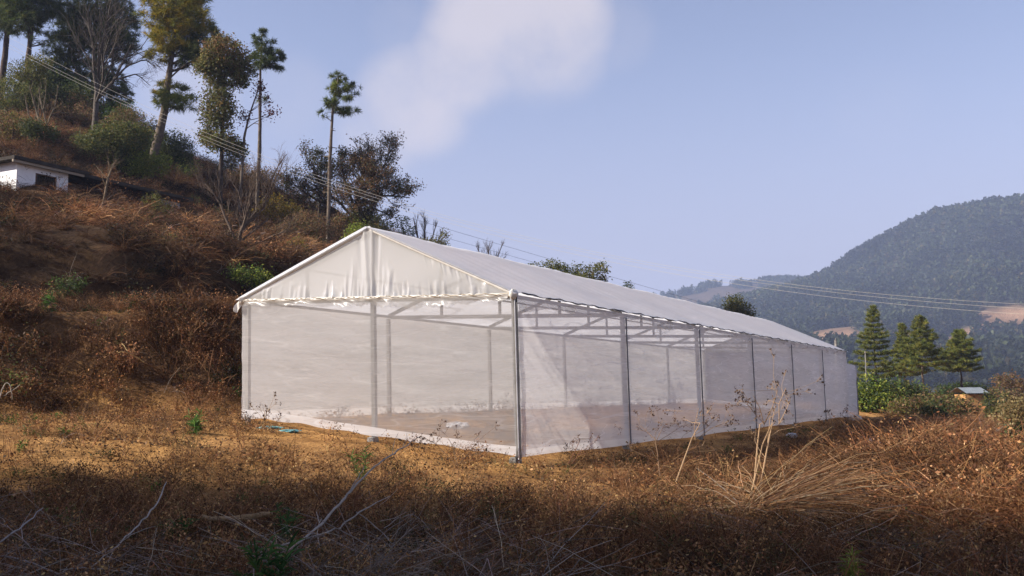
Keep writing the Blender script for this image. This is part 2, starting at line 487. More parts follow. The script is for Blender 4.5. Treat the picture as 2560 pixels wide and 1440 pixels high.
# gable film with gathered wrinkles
def gable(i, off, seed, amp):
    rg = np.random.default_rng(seed)
    def fn(m):
        nu, nv = 420, 46
        U = np.linspace(0.0, GW, nu)
        D = np.zeros((nu, nv))
        v = np.linspace(0, 1, nv)
        hh = np.where(U < GM, U / GM, (GW - U) / (GW - GM)) * RISE
        Zr = hh[:, None] * v[None]
        for _ in range(150):
            u0 = rg.choice([rg.uniform(0.4, GW - 0.4), rg.normal(GM, 0.75), rg.uniform(0.6, GM)])
            sl = rg.normal(0, 0.10) + (GM - u0) * 0.05
            wd = rg.uniform(0.018, 0.06)
            L = rg.uniform(0.15, 0.75) * (1.15 if abs(u0 - GM) < 0.6 else 0.5)
            A = rg.uniform(0.3, 1.0) * amp * rg.choice([-1, 1])
            x = (U[:, None] - u0 - sl * Zr) / wd
            D += A * np.exp(-x * x) * np.clip(1 - Zr / L, 0, 1) ** 0.8
        for u0, wd, A in ((GM + 0.07, 0.05, 0.035), (GM - 0.10, 0.045, 0.025), (GM, 0.12, 0.03), (GM - 0.22, 0.04, -0.015), (GM + 0.22, 0.06, -0.015)):
            D += A * np.exp(-((U[:, None] - u0 - (0.04 if u0 > GM else -0.05) * (Zr - 0.9)) / wd) ** 2) * (0.35 + 0.65 * v[None])
        for _ in range(26):     # short pleats hanging from the rafter line
            u0 = rg.uniform(0.9, 2.0); wd = rg.uniform(0.015, 0.03)
            zt = hh[:, None] - Zr
            D += 0.010 * rg.choice([-1, 1]) * np.exp(-((U[:, None] - u0 + 0.35 * zt) / wd) ** 2) * np.clip(1 - zt / rg.uniform(0.12, 0.35), 0, 1)
        D += 0.02 * np.sin(PI * v)[None] * np.sin(U * 1.3)[:, None]
        V = np.zeros((nu, nv, 3))
        for a in range(nu):
            for b in range(nv):
                p = GP(i, U[a], hh[a] * v[b] - 0.03 * (1 - v[b]) + 0.01)
                V[a, b] = p + np.array([LD[0], LD[1], 0]) * off * (1 + D[a, b] / 0.055)
        m.grid(V, np.array((0.8, 0.8, 0.8)))
    return fn
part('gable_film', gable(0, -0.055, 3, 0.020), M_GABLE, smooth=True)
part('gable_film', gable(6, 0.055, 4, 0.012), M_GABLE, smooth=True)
# film folded over the gable rafters, the lower beam and the near corners
def wrapped(path, r0, seed, lump=0.25, k=9):
    rg = np.random.default_rng(seed)
    def fn(m):
        pts = np.array(path)
        m.tube(pts, r0 * 0.85 * (1 + lump * rg.normal(size=len(pts)) * 0.5), (0.8, 0.78, 0.74), k)
    return fn
n = 60
offv = np.array([LD[0], LD[1], 0]) * -0.05
part('edge_fold', wrapped([GP(0, w, RISE * w / GM + 0.0) + offv for w in np.linspace(0, GM, n)], 0.045, 5, 0.12), M_WRAP, smooth=True)
part('edge_fold', wrapped([GP(0, GW - (GW - GM) * t, RISE * t) + offv for t in np.linspace(0, 1, n)], 0.042, 6, 0.12), M_WRAP, smooth=True)
part('edge_fold', wrapped([GP(0, w, -0.035 + 0.006 * math.sin(w * 9)) + offv for w in np.linspace(0.0, GW, 110)], 0.045, 7, 0.22), M_WRAP, smooth=True)
part('tie_cord', lambda m: m.tube([GP(0, w, -0.02 + 0.010 * math.sin(w * 14) + 0.006 * math.sin(w * 37)) + offv * 2.05 for w in np.linspace(0.05, GW - 0.05, 160)], 0.006, (0.42, 0.34, 0.22), 4), M_DRY)
for w, sd, h in ((0.0, 8, 0.0), (GW, 9, 0.0), (GM, 10, RISE)):
    c0 = GP(0, w, h - 0.02) + offv * 0.6
    def knot(m, c0=c0, sd=sd, big=(0.08 if w != GM else 0.06)):
        rg = np.random.default_rng(sd)
        th, ph = np.linspace(0, 2 * PI, 15), np.linspace(0.02, PI - 0.02, 9)
        T, P_ = np.meshgrid(th, ph)
        rr = big * (1 + 0.16 * np.sin(T * 3 + sd) * np.sin(P_) + 0.12 * np.sin(T * 5 + P_ * 4 + sd))
        V = np.stack([rr * np.sin(P_) * np.cos(T), rr * np.sin(P_) * np.sin(T), rr * np.cos(P_) * 1.15], -1) + c0
        m.grid(V, np.array((0.8, 0.78, 0.74)))
    part('corner_wrap', knot, M_WRAP, smooth=True)
# loose film end at the far left corner
def loose(m):
    c0 = GP(0, GW, -0.05) + offv
    V = np.zeros((10, 7, 3))
    for a, t in enumerate(np.linspace(0, 1, 10)):
        for b, s in enumerate(np.linspace(-1, 1, 7)):
            wd = (0.03 + 0.06 * math.sin(PI * min(1, t * 1.0)) )
            V[a, b] = c0 + np.array([WD[0], WD[1], 0]) * (0.05 + 0.17 * t) + np.array([0, 0, -1]) * (0.02 + 0.19 * t ** 1.3) + np.array([WD[0] * 0.6, WD[1] * 0.6, 0.8]) * s * wd + offv * (0.6 * math.sin(t * 7 + s * 2))
    m.grid(V, np.array((0.8, 0.8, 0.8)))
part('loose_film', loose, M_WRAP, smooth=True)
# ragged strip of film hanging below the gable beam
def valance(m):
    rg = np.random.default_rng(12)
    nu, nv = 200, 12
    U = np.linspace(0.08, GW - 0.05, nu)
    fx = np.interp(U, np.linspace(0, GW, 26), rg.uniform(0.6, 1.25, 26)) + 0.12 * np.sin(U * 15) + 0.08 * np.sin(U * 41)
    env = np.interp(U, [0, 0.5, 1.2, 2.6, 3.6, 5, 6.1, GW], [0.30, 0.55, 0.9, 1.0, 0.8, 0.55, 0.45, 0.5])
    V = np.zeros((nu, nv, 3))
    for a in range(nu):
        for b, t in enumerate(np.linspace(0, 1, nv)):
            dpt = 0.022 * t * math.sin(U[a] * 7 + 2 * t + 2 * math.sin(U[a] * 2.3)) + 0.012 * t * math.sin(U[a] * 19 + 5 * t + 3 * math.sin(U[a] * 1.7)) + 0.05 * t * t * math.sin(U[a] * 5.3)
            V[a, b] = GP(0, U[a] + 0.04 * t * math.sin(U[a] * 8), -0.06 - 0.19 * fx[a] * env[a] * t) + np.array([LD[0], LD[1], 0]) * (-0.075 - dpt)
    m.grid(V, np.array((0.8, 0.8, 0.8)))
part('valance', valance, film_mat('thin_film', (0.62, 0.61, 0.60), 0.5, 0.55, 0.02, 0.3), smooth=True)
def side_valance(m):
    nu, nv = 300, 7
    I = np.linspace(0.01, 5.99, nu)
    V = np.zeros((nu, nv, 3))
    for a, i in enumerate(I):
        L = 0.13 + 0.06 * math.sin(i * 5) + 0.05 * math.sin(i * 13 + 1) + 0.12 * max(0, 1 - i * 3)
        for b, t in enumerate(np.linspace(0, 1, nv)):
            V[a, b] = GP(i, -0.045 - 0.03 * t * math.sin(i * 17 + 2 * t) - 0.02 * t * math.sin(i * 45), -0.03 - L * t)
    m.grid(V, np.array((0.8, 0.8, 0.8)))
part('valance', side_valance, bpy.data.materials['thin_film'], smooth=True)
# dark clip rail under the long eave and the bright channel on the near corner
part('clip_rail', lambda m: m.tube([GP(i, -0.085, 0.005 + 0.012 * math.sin(i * 23) + 0.008 * math.sin(i * 61)) for i in np.linspace(0.03, 6, 260)], 0.013 + 0.005 * np.sin(np.linspace(0, 180, 260)), (0.055, 0.055, 0.065), 6), M_STEEL)
cb = to_ground(0, 0.0)
part('clip_rail', lambda m: m.bar(GP(0, -0.02, -0.05) + offv * 0.2, cb + offv * 0.2 - np.array([WD[0], WD[1], 0]) * 0.02, 0.016, 0.016, (0.62, 0.62, 0.64)), M_STEEL)
part('clip_rail', lambda m: m.bar(GP(0, -0.055, -0.05) - offv * 0.2, cb - offv * 0.2 - np.array([WD[0], WD[1], 0]) * 0.055, 0.016, 0.02, (0.07, 0.07, 0.075)), M_STEEL)
for i in range(1, 6):      # strips that clip the net to each side post
    a, b = GP(i - 0.008, -0.072, -0.12), to_ground(i - 0.008, -0.072, -0.10)
    part('clip_rail', lambda m: m.bar(a, b, 0.030, 0.016, (0.16, 0.16, 0.175), (LD[0], LD[1], 0.0)), M_STEEL)
# net walls: slightly billowing, with a whiter hem at the foot
def hem_z(i, w):
    p = GP(i, w, -2.9)
    return G1(p[0], p[1])
def wall(pt, n, seed, off, lift=0.12, hem=0.17):
    rg = np.random.default_rng(seed)
    ph = rg.uniform(0, 6, 8)
    def point(t, v, vtop=None):
        i, w = pt(t)
        top = GP(i, w, -0.03)
        zb = np.interp(t, np.linspace(0, 1, len(bz)), bz) + lift
        h = (zb - top[2])
        d = 0.03 * math.sin(PI * v) * math.sin(t * n * PI) ** 2 + 0.012 * math.sin(v * 9 + t * 14 + ph[0]) + 0.010 * math.sin(v * 23 + t * 9 + ph[1]) + 0.006 * math.sin(v * 41 - t * 25 + ph[2])
        p = GP(i, w, -0.03 + h * v)
        return p + np.array([off[0], off[1], 0]) * (0.035 + 0.6 * d)
    bz = []
    for t in np.linspace(0, 1, 60):
        p = GP(*pt(t), -2.9); bz.append(G1(p[0], p[1]))
    bz = np.convolve(np.pad(bz, 6, 'edge'), np.ones(13) / 13, 'valid')
    def frac(t):
        i, w = pt(t)
        H = GP(i, w, -0.03)[2] - (np.interp(t, np.linspace(0, 1, len(bz)), bz) + lift)
        return 1 - hem / H
    def upper(m):
        T = np.linspace(0, 1, 40 * n + 1)
        V = np.array([[point(t, v * frac(t)) for v in np.linspace(0, 1, 44)] for t in T])
        m.grid(V, np.array((0.8, 0.8, 0.8)))
    def lower(m):
        T = np.linspace(0, 1, 40 * n + 1)
        V = np.array([[point(t, frac(t) + v * (1 - frac(t)) * (1 + 0.10 * math.sin(t * 37 + seed) * v)) for v in np.linspace(0, 1, 7)] for t in T])
        m.grid(V, np.array((0.8, 0.8, 0.8)))
    return upper, lower
for pt, nn, sd, off, lift, hm in ((lambda t: (-0.004, GW * t), 2, 21, -LD, 0.14, 0.16), (lambda t: (6 * t, -0.015), 6, 22, -WD, 0.12, 0.14),
                                 (lambda t: (6 * t, GW + 0.015), 6, 23, WD, 0.05, 0.18), (lambda t: (6.004, GW * t), 2, 24, LD, 0.08, 0.14)):
    up, lo = wall(pt, nn, sd, off, lift, hm)
    nw_ = part('net_wall', up, M_NET_BRIGHT if sd == 22 else M_NET, smooth=True)
    part('net_hem', lo, M_HEM, nw_, smooth=True)
# net porch past the far end
def porch(m):
    q = [GP(6.02, 0.05, -0.55), GP(6.38, -0.10, -0.60), GP(6.38, 1.6, -0.6), GP(6.02, 1.6, -0.55)]
    V = []
    for v in np.linspace(0, 1, 20):
        row = []
        for j in range(3):
            for t in np.linspace(0, 1, 12):
                p = q[j] * (1 - t) + q[j + 1] * t
                gz = G1(p[0], p[1]) + 0.06
                p = np.array([p[0], p[1], p[2] * (1 - v) + gz * v]) + 0.012 * np.array([math.sin(v * 17 + t * 5), math.cos(v * 13), 0])
                row.append(p)
        V.append(row)
    m.grid(np.array(V), np.array((0.8, 0.8, 0.8)))
part('net_porch', porch, M_NET_BRIGHT, smooth=True)
part('post', lambda m: m.bar(GP(6.37, -0.07, -0.58), to_ground(6.37, -0.07), 0.05, 0.05, STEEL), M_STEEL)
#SECTION plants
# ------------------------------------------------------------------ plant building blocks
def lerp(a, b, t): return a + (b - a) * t
def strand_lines(n, r0, L, lean, bend, droop, K=5, rg=R, dirpref=None, lsd=None):
    az = rg.uniform(0, 2 * PI, n) if dirpref is None else rg.normal(dirpref[0], dirpref[1], n)
    tl = np.abs(rg.normal(lean, lean * 0.5 + 0.05 if lsd is None else lsd, n))
    ln = L * rg.uniform(0.55, 1.1, n)
    rr, ra = r0 * np.sqrt(rg.uniform(0, 1, n)), rg.uniform(0, 2 * PI, n)
    b = np.stack([rr * np.cos(ra), rr * np.sin(ra), np.zeros(n) - 0.03], -1)
    hd = np.stack([np.cos(az), np.sin(az), np.zeros(n)], -1)
    d0 = hd * np.sin(tl)[:, None] + np.array([0, 0, 1]) * np.cos(tl)[:, None]
    t = np.linspace(0, 1, K)[None, :, None]
    P = b[:, None] + d0[:, None] * ln[:, None, None] * t
    P = P + hd[:, None] * (bend * rg.uniform(0.3, 1.3, n) * ln)[:, None, None] * t ** 2
    P[..., 2:] -= (droop * rg.uniform(0.2, 1.4, n) * ln)[:, None, None] * t ** 2.2
    P = P + rg.normal(0, 0.02, P.shape) * ln[:, None, None] * t
    return P
def pal(cols, n, rg=R, v=0.35):
    cols = np.array(cols)
    return cols[rg.integers(0, len(cols), n)] * rg.uniform(1 - v, 1 + v, (n, 1)) * rg.uniform(0.93, 1.07, (n, 3))
def taper(n, K, w0, w1, rg=R):
    return np.linspace(w0, w1, K)[None] * rg.uniform(0.7, 1.3, (n, 1))
def weed_proto(n, L, w, cols, heads=3, hsize=0.022, lean=0.35, r0=0.10, twig=2, droop=0.1):
    mb = MB()
    P = strand_lines(n, r0, L, lean, 0.15, droop, 4)
    C = pal(cols, n)
    mb.ribbons(P, taper(n, 4, w, w * 0.5), C)
    if twig:
        m_ = n * twig
        i = R.integers(0, n, m_); k = R.uniform(0.35, 0.95, m_)
        kk = k * 3; a = np.minimum(kk.astype(int), 2); f = (kk - a)[:, None]
        S = P[i, a] * (1 - f) + P[i, a + 1] * f
        d = R.normal(size=(m_, 3)); d[:, 2] = np.abs(d[:, 2]) * 0.8
        d /= np.linalg.norm(d, axis=1, keepdims=True)
        E_ = S + d * (L * R.uniform(0.15, 0.4, m_))[:, None]
        mb.ribbons(np.stack([S, (S + E_) / 2 + R.normal(0, 0.01, S.shape), E_], 1), taper(m_, 3, w * 0.6, w * 0.35), C[i])
        tips = np.concatenate([P[:, -1], E_])
    else:
        tips = P[:, -1]
    if heads:
        T = np.repeat(tips, heads, 0)
        T = T + R.normal(0, hsize * 1.3, T.shape)
        mb.leaves(T, hsize, pal(cols, len(T)) * 1.15, 0.7)
    return mb.arrays()
def brush_proto(n, L, w, cols, lean=0.7, bend=0.5, droop=0.75, r0=0.25, K=6, twig=1.5, dirpref=None):
    mb = MB()
    P = strand_lines(n, r0, L, lean, bend, droop, K, dirpref=dirpref, lsd=0.2 if lean > 1 else None)
    C = pal(cols, n)
    mb.ribbons(P, taper(n, K, w, w * 0.4), C)
    m_ = int(n * twig)
    if m_:
        i = R.integers(0, n, m_); a = R.integers(1, K - 1, m_)
        S = P[i, a]
        d = R.normal(size=(m_, 3)) + (P[i, a + 1] - P[i, a]) / (L / K) * 1.2
        d /= np.linalg.norm(d, axis=1, keepdims=True)
        E_ = S + d * (L * R.uniform(0.12, 0.35, m_))[:, None]
        mb.ribbons(np.stack([S, lerp(S, E_, 0.5) + R.normal(0, 0.02 * L, S.shape), E_], 1), taper(m_, 3, w * 0.6, w * 0.3), C[i])
    return mb.arrays()
def green_proto(n, L, cols, leaf=0.05):
    mb = MB()
    P = strand_lines(n, 0.06, L, 0.45, 0.2, 0.15, 4)
    C = pal(cols, n)
    mb.ribbons(P, taper(n, 4, 0.008, 0.005), C)
    T = P[np.repeat(np.arange(n), 9), R.integers(1, 4, n * 9)] + R.normal(0, 0.03, (n * 9, 3))
    mb.leaves(T, leaf, pal(cols, len(T)), 0.4)
    return mb.arrays()
def bush_proto(n, L, w, cols, nl, leaf, lean=0.6, lcols=None):
    mb = MB()
    P = strand_lines(n, 0.18, L, lean, 0.25, 0.2, 5)
    C = pal(cols, n)
    mb.ribbons(P, taper(n, 5, w, w * 0.4), C)
    k = n * nl
    i, t = R.integers(0, n, k), R.uniform(1.2, 4, k); a = np.minimum(t.astype(int), 3); f = (t - a)[:, None]
    S = P[i, a] * (1 - f) + P[i, a + 1] * f
    tw = S + R.normal(0, 0.13 * L, (k, 3))
    m_ = k // 3
    mb.ribbons(np.stack([S[:m_], (S[:m_] + tw[:m_]) / 2, tw[:m_]], 1), taper(m_, 3, w * 0.5, w * 0.3), C[i[:m_]])
    mb.leaves(tw, leaf, pal(lcols or cols, k, v=0.45), 0.55, 0.15)
    return mb.arrays()
def scatter(name, protos, pos, scl, kind='stuff', mat=None, tint=None, squash=1.0, label=None, cat=None):
    mb = MB()
    pos = np.asarray(pos)
    idx = R.integers(0, len(protos), len(pos))
    rot = R.uniform(0, 2 * PI, len(pos))
    for k, (v, q, c) in enumerate(protos):
        s = np.where(idx == k)[0]
        if len(s) == 0: continue
        cs, sn = np.cos(rot[s])[:, None], np.sin(rot[s])[:, None]
        sc = scl[s][:, None]
        X = (v[None, :, 0] * cs - v[None, :, 1] * sn) * sc
        Y = (v[None, :, 0] * sn + v[None, :, 1] * cs) * sc
        Z = v[None, :, 2] * sc * squash
        V = np.stack([X, Y, Z], -1) + pos[s][:, None]
        Q = q[None] + (np.arange(len(s)) * len(v))[:, None, None]
        t = np.ones((len(s), 3)) if tint is None else tint[s]
        mb.add(V.reshape(-1, 3), Q.reshape(-1, 4), (c[None] * t[:, None]).reshape(-1, 3))
    o = mb.build(name, mat or M_DRY)
    tag(o, label, cat, None, kind)
    return o
def with_z(x, y): return np.stack([x, y, ground(x, y)], -1)
def in_tent(x, y, m=0.15):
    n = (x - TX) * WD[0] + (y - TY) * WD[1]; l = (x - TX) * LD[0] + (y - TY) * LD[1]
    return (n > -m) & (n < GW + m) & (l > -m) & (l < 31.2 + m)
def pts(n, x0, x1, y0, y1, dens=None, seed=0):
    rg = np.random.default_rng(100 + seed)
    x, y = rg.uniform(x0, x1, n), rg.uniform(y0, y1, n)
    vis = (np.abs(x) < 0.56 * y + 2.5) & ~in_tent(x, y)
    if dens is not None: vis &= rg.uniform(0, 1, n) < dens(x, y)
    return x[vis], y[vis]
RUST = [(0.20, 0.085, 0.034), (0.16, 0.070, 0.030), (0.26, 0.12, 0.05), (0.12, 0.055, 0.028), (0.30, 0.17, 0.08)]
UMBER = [(0.12, 0.064, 0.030), (0.08, 0.045, 0.024), (0.17, 0.095, 0.045), (0.055, 0.036, 0.022), (0.14, 0.068, 0.028)]
GOLD = [(0.36, 0.20, 0.075), (0.30, 0.155, 0.06), (0.24, 0.12, 0.05), (0.42, 0.26, 0.11), (0.18, 0.10, 0.045)]
ASH = [(0.27, 0.22, 0.18), (0.20, 0.155, 0.125), (0.36, 0.29, 0.22), (0.13, 0.10, 0.075), (0.22, 0.13, 0.07)]
ORANGE = [(0.26, 0.115, 0.045), (0.20, 0.085, 0.034), (0.34, 0.17, 0.07), (0.15, 0.066, 0.03), (0.40, 0.24, 0.12), (0.10, 0.05, 0.026)]
DARK0 = [(0.10, 0.055, 0.028), (0.07, 0.042, 0.024), (0.14, 0.075, 0.034)]
GREEN = [(0.075, 0.15, 0.03), (0.10, 0.19, 0.04), (0.055, 0.11, 0.025)]

# --- foreground weeds (dark dead herbs with seed heads)
wp = [weed_proto(9, 0.42, 0.008, UMBER, 1, 0.020, 0.5, 0.12, 3) for _ in range(7)] + [weed_proto(7, 0.55, 0.008, RUST, 2, 0.022, 0.4, 0.12, 3) for _ in range(4)] + [weed_proto(6, 0.5, 0.007, GOLD, 3, 0.024) for _ in range(3)] + [brush_proto(12, 0.55, 0.007, GOLD + ASH, 0.7, 0.4, 0.6, 0.15, 5, 0.5) for _ in range(3)] + [weed_proto(8, 0.4, 0.007, [(0.09, 0.085, 0.03), (0.07, 0.075, 0.026)], 2, 0.026, 0.5) for _ in range(2)]
x, y = pts(16000, -12, 14, 5.5, 17.5, lambda x, y: np.clip(0.55 + 1.5 * fbm(x * .8, y * .8, 39), 0.12, 1) * np.clip(1.0 - 0.92 * ss(12.0, 15.0, y + 1.6 * fbm(x * .5, y * .5, 40) - 0.1 * x), 0.06, 1), 1)
o = scatter('dead_weeds', wp, with_z(x, y), R.uniform(0.6, 1.25, len(x)))
wg = [weed_proto(7, 0.16, 0.008, GOLD, 2, 0.03, 0.7) for _ in range(5)] + [weed_proto(7, 0.28, 0.008, UMBER, 2, 0.024, 0.6) for _ in range(3)] + [weed_proto(6, 0.24, 0.008, RUST, 2, 0.028, 0.6) for _ in range(2)]
x, y = pts(26000, -18, 18, 11.5, 46, lambda x, y: np.clip(0.20 + 1.5 * fbm(x * .7, y * .7, 41), 0.02, 1) * (scoord(x, y) < 1.5) * ss(1.15, .8, y / 46), 2)
o = scatter('dry_grass', wg, with_z(x, y), R.uniform(0.5, 1.2, len(x)))
fb = [bush_proto(9, 0.42, 0.007, UMBER, 14, 0.03, 0.6, DARK0) for _ in range(5)] + [bush_proto(9, 0.40, 0.007, RUST, 14, 0.032, 0.6, RUST + GOLD) for _ in range(4)] + [bush_proto(8, 0.3, 0.007, UMBER, 14, 0.035, 0.6, [(0.07, 0.10, 0.028), (0.10, 0.10, 0.035)])]
x, y = pts(5200, -14, 14, 5.5, 24, lambda x, y: np.clip(0.3 + 2.0 * fbm(x * .7, y * .7, 66), 0.02, 1) * np.where(y > 14, 0.38, 1) * (scoord(x, y) < 2), 12)
o = scatter('low_dead_bushes', fb, with_z(x, y), R.uniform(0.5, 1.25, len(x)), mat=M_LEAF, tint=np.clip(0.9 + 1.6 * fbm(x, y, 67), 0.5, 1.5)[:, None] * np.ones((1, 3)))
# --- fallen grey stalks
sp = [brush_proto(12, 1.0, 0.009, ASH, 1.1, 0.3, 0.30, 0.35, 6, 1.0) for _ in range(8)]
x, y = pts(1700, -9, 8, 5.5, 12.5, lambda x, y: np.clip(0.15 + 1.6 * fbm(x * .6, y * .6, 42) + 0.5 * (np.hypot((x + 1.2) / 1.6, (y - 8.6) / 1.3) < 1) + 0.5 * (np.hypot((x + 4.2) / 1.6, (y - 8.0) / 1.3) < 1), 0, 1), 3)
o = scatter('fallen_stalks', sp, with_z(x, y), R.uniform(0.6, 1.3, len(x)), squash=0.8)
x, y = pts(1400, -6, 4, 5.8, 11.5, lambda x, y: np.maximum(np.hypot((x + 0.9) / 1.5, (y - 8.7) / 1.4) < 1, np.hypot((x + 4.0) / 1.5, (y - 8.2) / 1.2) < 1) * 0.62, 13)
st = [brush_proto(5, 1.1, 0.009, ASH, 1.25, 0.25, 0.15, 0.4, 6, 0.8) for _ in range(8)]
o = scatter('straw_heap', st, with_z(x, y) + np.array([0, 0, 0.15]), R.uniform(0.5, 1.1, len(x)))
# dry leaf litter and clods on the bare soil
lt = []
for _ in range(6):
    m = MB()
    P = np.c_[R.normal(0, 0.28, (46, 2)), R.uniform(0.0, 0.03, 46)]
    m.leaves(P, 0.045, pal(GOLD + UMBER + [(0.5, 0.32, 0.15)], 46), 0.7, 0.0)
    lt.append(m.arrays())
x, y = pts(5200, -18, 16, 9, 42, lambda x, y: np.clip(0.35 + 1.4 * fbm(x * .8, y * .8, 68), 0.05, 1) * (scoord(x, y) < 1.5), 14)
o = scatter('leaf_litter', lt, with_z(x, y), R.uniform(0.6, 1.4, len(x)))
# --- terrace and slope brush
bp = [brush_proto(60, 1.15, 0.019, RUST) for _ in range(5)] + [brush_proto(56, 1.1, 0.019, UMBER) for _ in range(5)] + [brush_proto(50, 1.3, 0.018, ORANGE + GOLD, 0.6) for _ in range(2)] + [brush_proto(36, 1.2, 0.018, ASH + UMBER, 0.8) for _ in range(1)]
def near_hut(x, y):
    return 1 - 0.85 * (np.hypot((x + 20.0) / 3.2, (y - 44.0) / 3.0) < 1)
def dslope(x, y):
    s = scoord(x, y)
    d = np.clip(0.66 + 2.0 * fbm(x * .42, y * .42, 43), 0.60, 1) * ss(9.3, 9.9, s)
    d = np.maximum(d, 0.95 * ss(8.5, 9.1, s) * ss(11.5, 10.2, s))
    return d * near_hut(x, y)
x, y = pts(15000, -42, 16, 24, 88, lambda x, y: dslope(x, y) * np.where(y > 55, 0.6, 1), 4)
tn = np.clip(0.95 + 2.6 * fbm(x * 0.3, y * 0.3, 44), 0.35, 1.9)[:, None] * np.ones((1, 3))
o = scatter('dry_brush', bp, with_z(x, y), np.clip(R.uniform(0.5, 1.1, len(x)) + 0.9 * fbm(x * .42, y * .42, 43), 0.35, 1.6) * np.where(y > 52, 0.75, 1), tint=tn)
bw = [brush_proto(46, 0.6, 0.012, UMBER, 0.5, 0.3, 0.4, 0.25, 4, 2) for _ in range(4)] + [weed_proto(26, 0.5, 0.009, RUST, 3, 0.03, 0.5, 0.25) for _ in range(4)]
x, y = pts(11000, -20, 12, 21.5, 44, lambda x, y: np.clip(0.75 + 1.6 * fbm(x * .45, y * .45, 45), 0.22, 1) * ss(0.6, 1.6, scoord(x, y)) * ss(8.6, 7.8, scoord(x, y)) * np.where(scoord(x, y) > 3.9, 0.35, 1), 5)
o = scatter('bank_weeds', bw, with_z(x, y), R.uniform(0.7, 1.5, len(x)), tint=np.clip(0.66 + 1.8 * fbm(x * .6, y * .6, 58), 0.3, 1.3)[:, None] * np.ones((1, 3)))
x, y = pts(700, -20, 8, 22, 36, lambda x, y: ss(1.0, 2.0, scoord(x, y)) * ss(10.5, 9, scoord(x, y)) * np.clip(0.1 + 1.8 * fbm(x * .5, y * .5, 46), 0, 1), 6)
o = scatter('grey_straw', sp, with_z(x, y), R.uniform(0.7, 1.3, len(x)))
# --- leafy dead bushes and a few still green ones on bank and slope
DARKR = [(0.065, 0.034, 0.020), (0.048, 0.028, 0.018), (0.09, 0.045, 0.022), (0.12, 0.06, 0.027), (0.036, 0.025, 0.017), (0.05, 0.05, 0.02)]
dk = [bush_proto(16, 0.85, 0.014, UMBER, 22, 0.075, 0.7, DARKR) for _ in range(5)] + [bush_proto(18, 0.95, 0.014, RUST, 20, 0.07, 0.6, RUST) for _ in range(3)] + [bush_proto(14, 0.8, 0.012, UMBER, 24, 0.08, 0.6, [(0.06, 0.075, 0.024), (0.09, 0.095, 0.03), (0.07, 0.05, 0.024)])]
def dbush(x, y):
    s = scoord(x, y)
    d = np.clip(0.45 + 2.2 * fbm(x * .33, y * .33, 63), 0.08, 1) * ss(9.3, 9.9, s) + 0.9 * ss(8.3, 8.9, s) * ss(11, 9.6, s)
    return np.maximum(d, np.clip(0.5 + 2.2 * fbm(x * .5, y * .5, 64), 0.03, 1) * ss(0.9, 1.8, s) * ss(4.6, 3.6, s)) * near_hut(x, y)
x, y = pts(6500, -42, 16, 22, 88, dbush, 11)
tn = np.clip(0.74 + 2.2 * fbm(x * 0.4, y * 0.4, 65), 0.3, 1.6)[:, None] * np.ones((1, 3))
o = scatter('dead_bushes', dk, with_z(x, y), R.uniform(0.55, 1.25, len(x)), mat=M_LEAF, tint=tn)
# --- right hand side: umber brush beside the long wall, big orange thicket at the frame edge
x, y = pts(5200, 0.5, 22, 9, 46, lambda x, y: ss(-1.0, -3.2, (x - TX) * WD[0] + (y - TY) * WD[1] + 1.3 * fbm(x * .5, y * .5, 47)) * np.clip(0.75 + fbm(x * .4, y * .4, 48), 0.2, 1) * np.where(y > 26, 0.5, 1), 7)
bu = [brush_proto(48, 0.62, 0.009, UMBER, 0.6, 0.4, 0.6, 0.25, 5, 2) for _ in range(4)] + [brush_proto(44, 0.7, 0.009, RUST, 0.6, 0.4, 0.6, 0.25, 5, 2) for _ in range(4)]
o = scatter('low_brush', bu, with_z(x, y), R.uniform(0.6, 1.15, len(x)))
og = [brush_proto(100, 1.5, 0.010, ORANGE, 0.65, 0.5, 0.75, 0.35, 6, 3.0) for _ in range(4)] + [brush_proto(100, 1.3, 0.010, RUST + UMBER, 0.7, 0.5, 0.75, 0.35, 6, 3.0) for _ in range(3)]
def dth(x, y):
    return ss(0, 0.5, 1 - np.hypot((x - 6.3) / 2.9, (y - 14.5) / 4.6) + 0.5 * fbm(x * .7, y * .7, 49)) * (x > 0.25 * y + 0.2 + 0.8 * fbm(x, y, 56))
og += [bush_proto(30, 1.25, 0.010, ORANGE, 14, 0.045, 0.7, RUST + ORANGE) for _ in range(3)]
x, y = pts(2300, 2.5, 10.5, 8.5, 20, dth, 8)
o = scatter('orange_thicket', og, with_z(x, y), R.uniform(0.5, 0.95, len(x)) * (0.62 + 0.62 * ss(0.26, 0.42, x / y)), tint=np.clip(0.9 + 2.0 * fbm(x * .8, y * .8, 57), 0.45, 1.5)[:, None] * np.ones((1, 3)))
x, y = pts(500, 8, 30, 18, 62, lambda x, y: np.clip(0.5 + 1.2 * fbm(x * .3, y * .3, 50), 0, 1) * (x > 0.36 * y), 9)
o = scatter('field_scrub', bp, with_z(x, y), R.uniform(0.6, 1.0, len(x)))
# --- weeds inside the greenhouse
rg = np.random.default_rng(5)
l, nn_ = rg.uniform(0.5, 30, 900), rg.uniform(0.4, GW - 0.4, 900)
x, y = TX + LD[0] * l + WD[0] * nn_, TY + LD[1] * l + WD[1] * nn_
k = fbm(x * .5, y * .5, 51) + 0.5 * ss(4.5, 6.5, nn_) > 0.12
o = scatter('weeds_under_cover', wg, with_z(x[k], y[k]), R.uniform(0.8, 2.0, k.sum()))
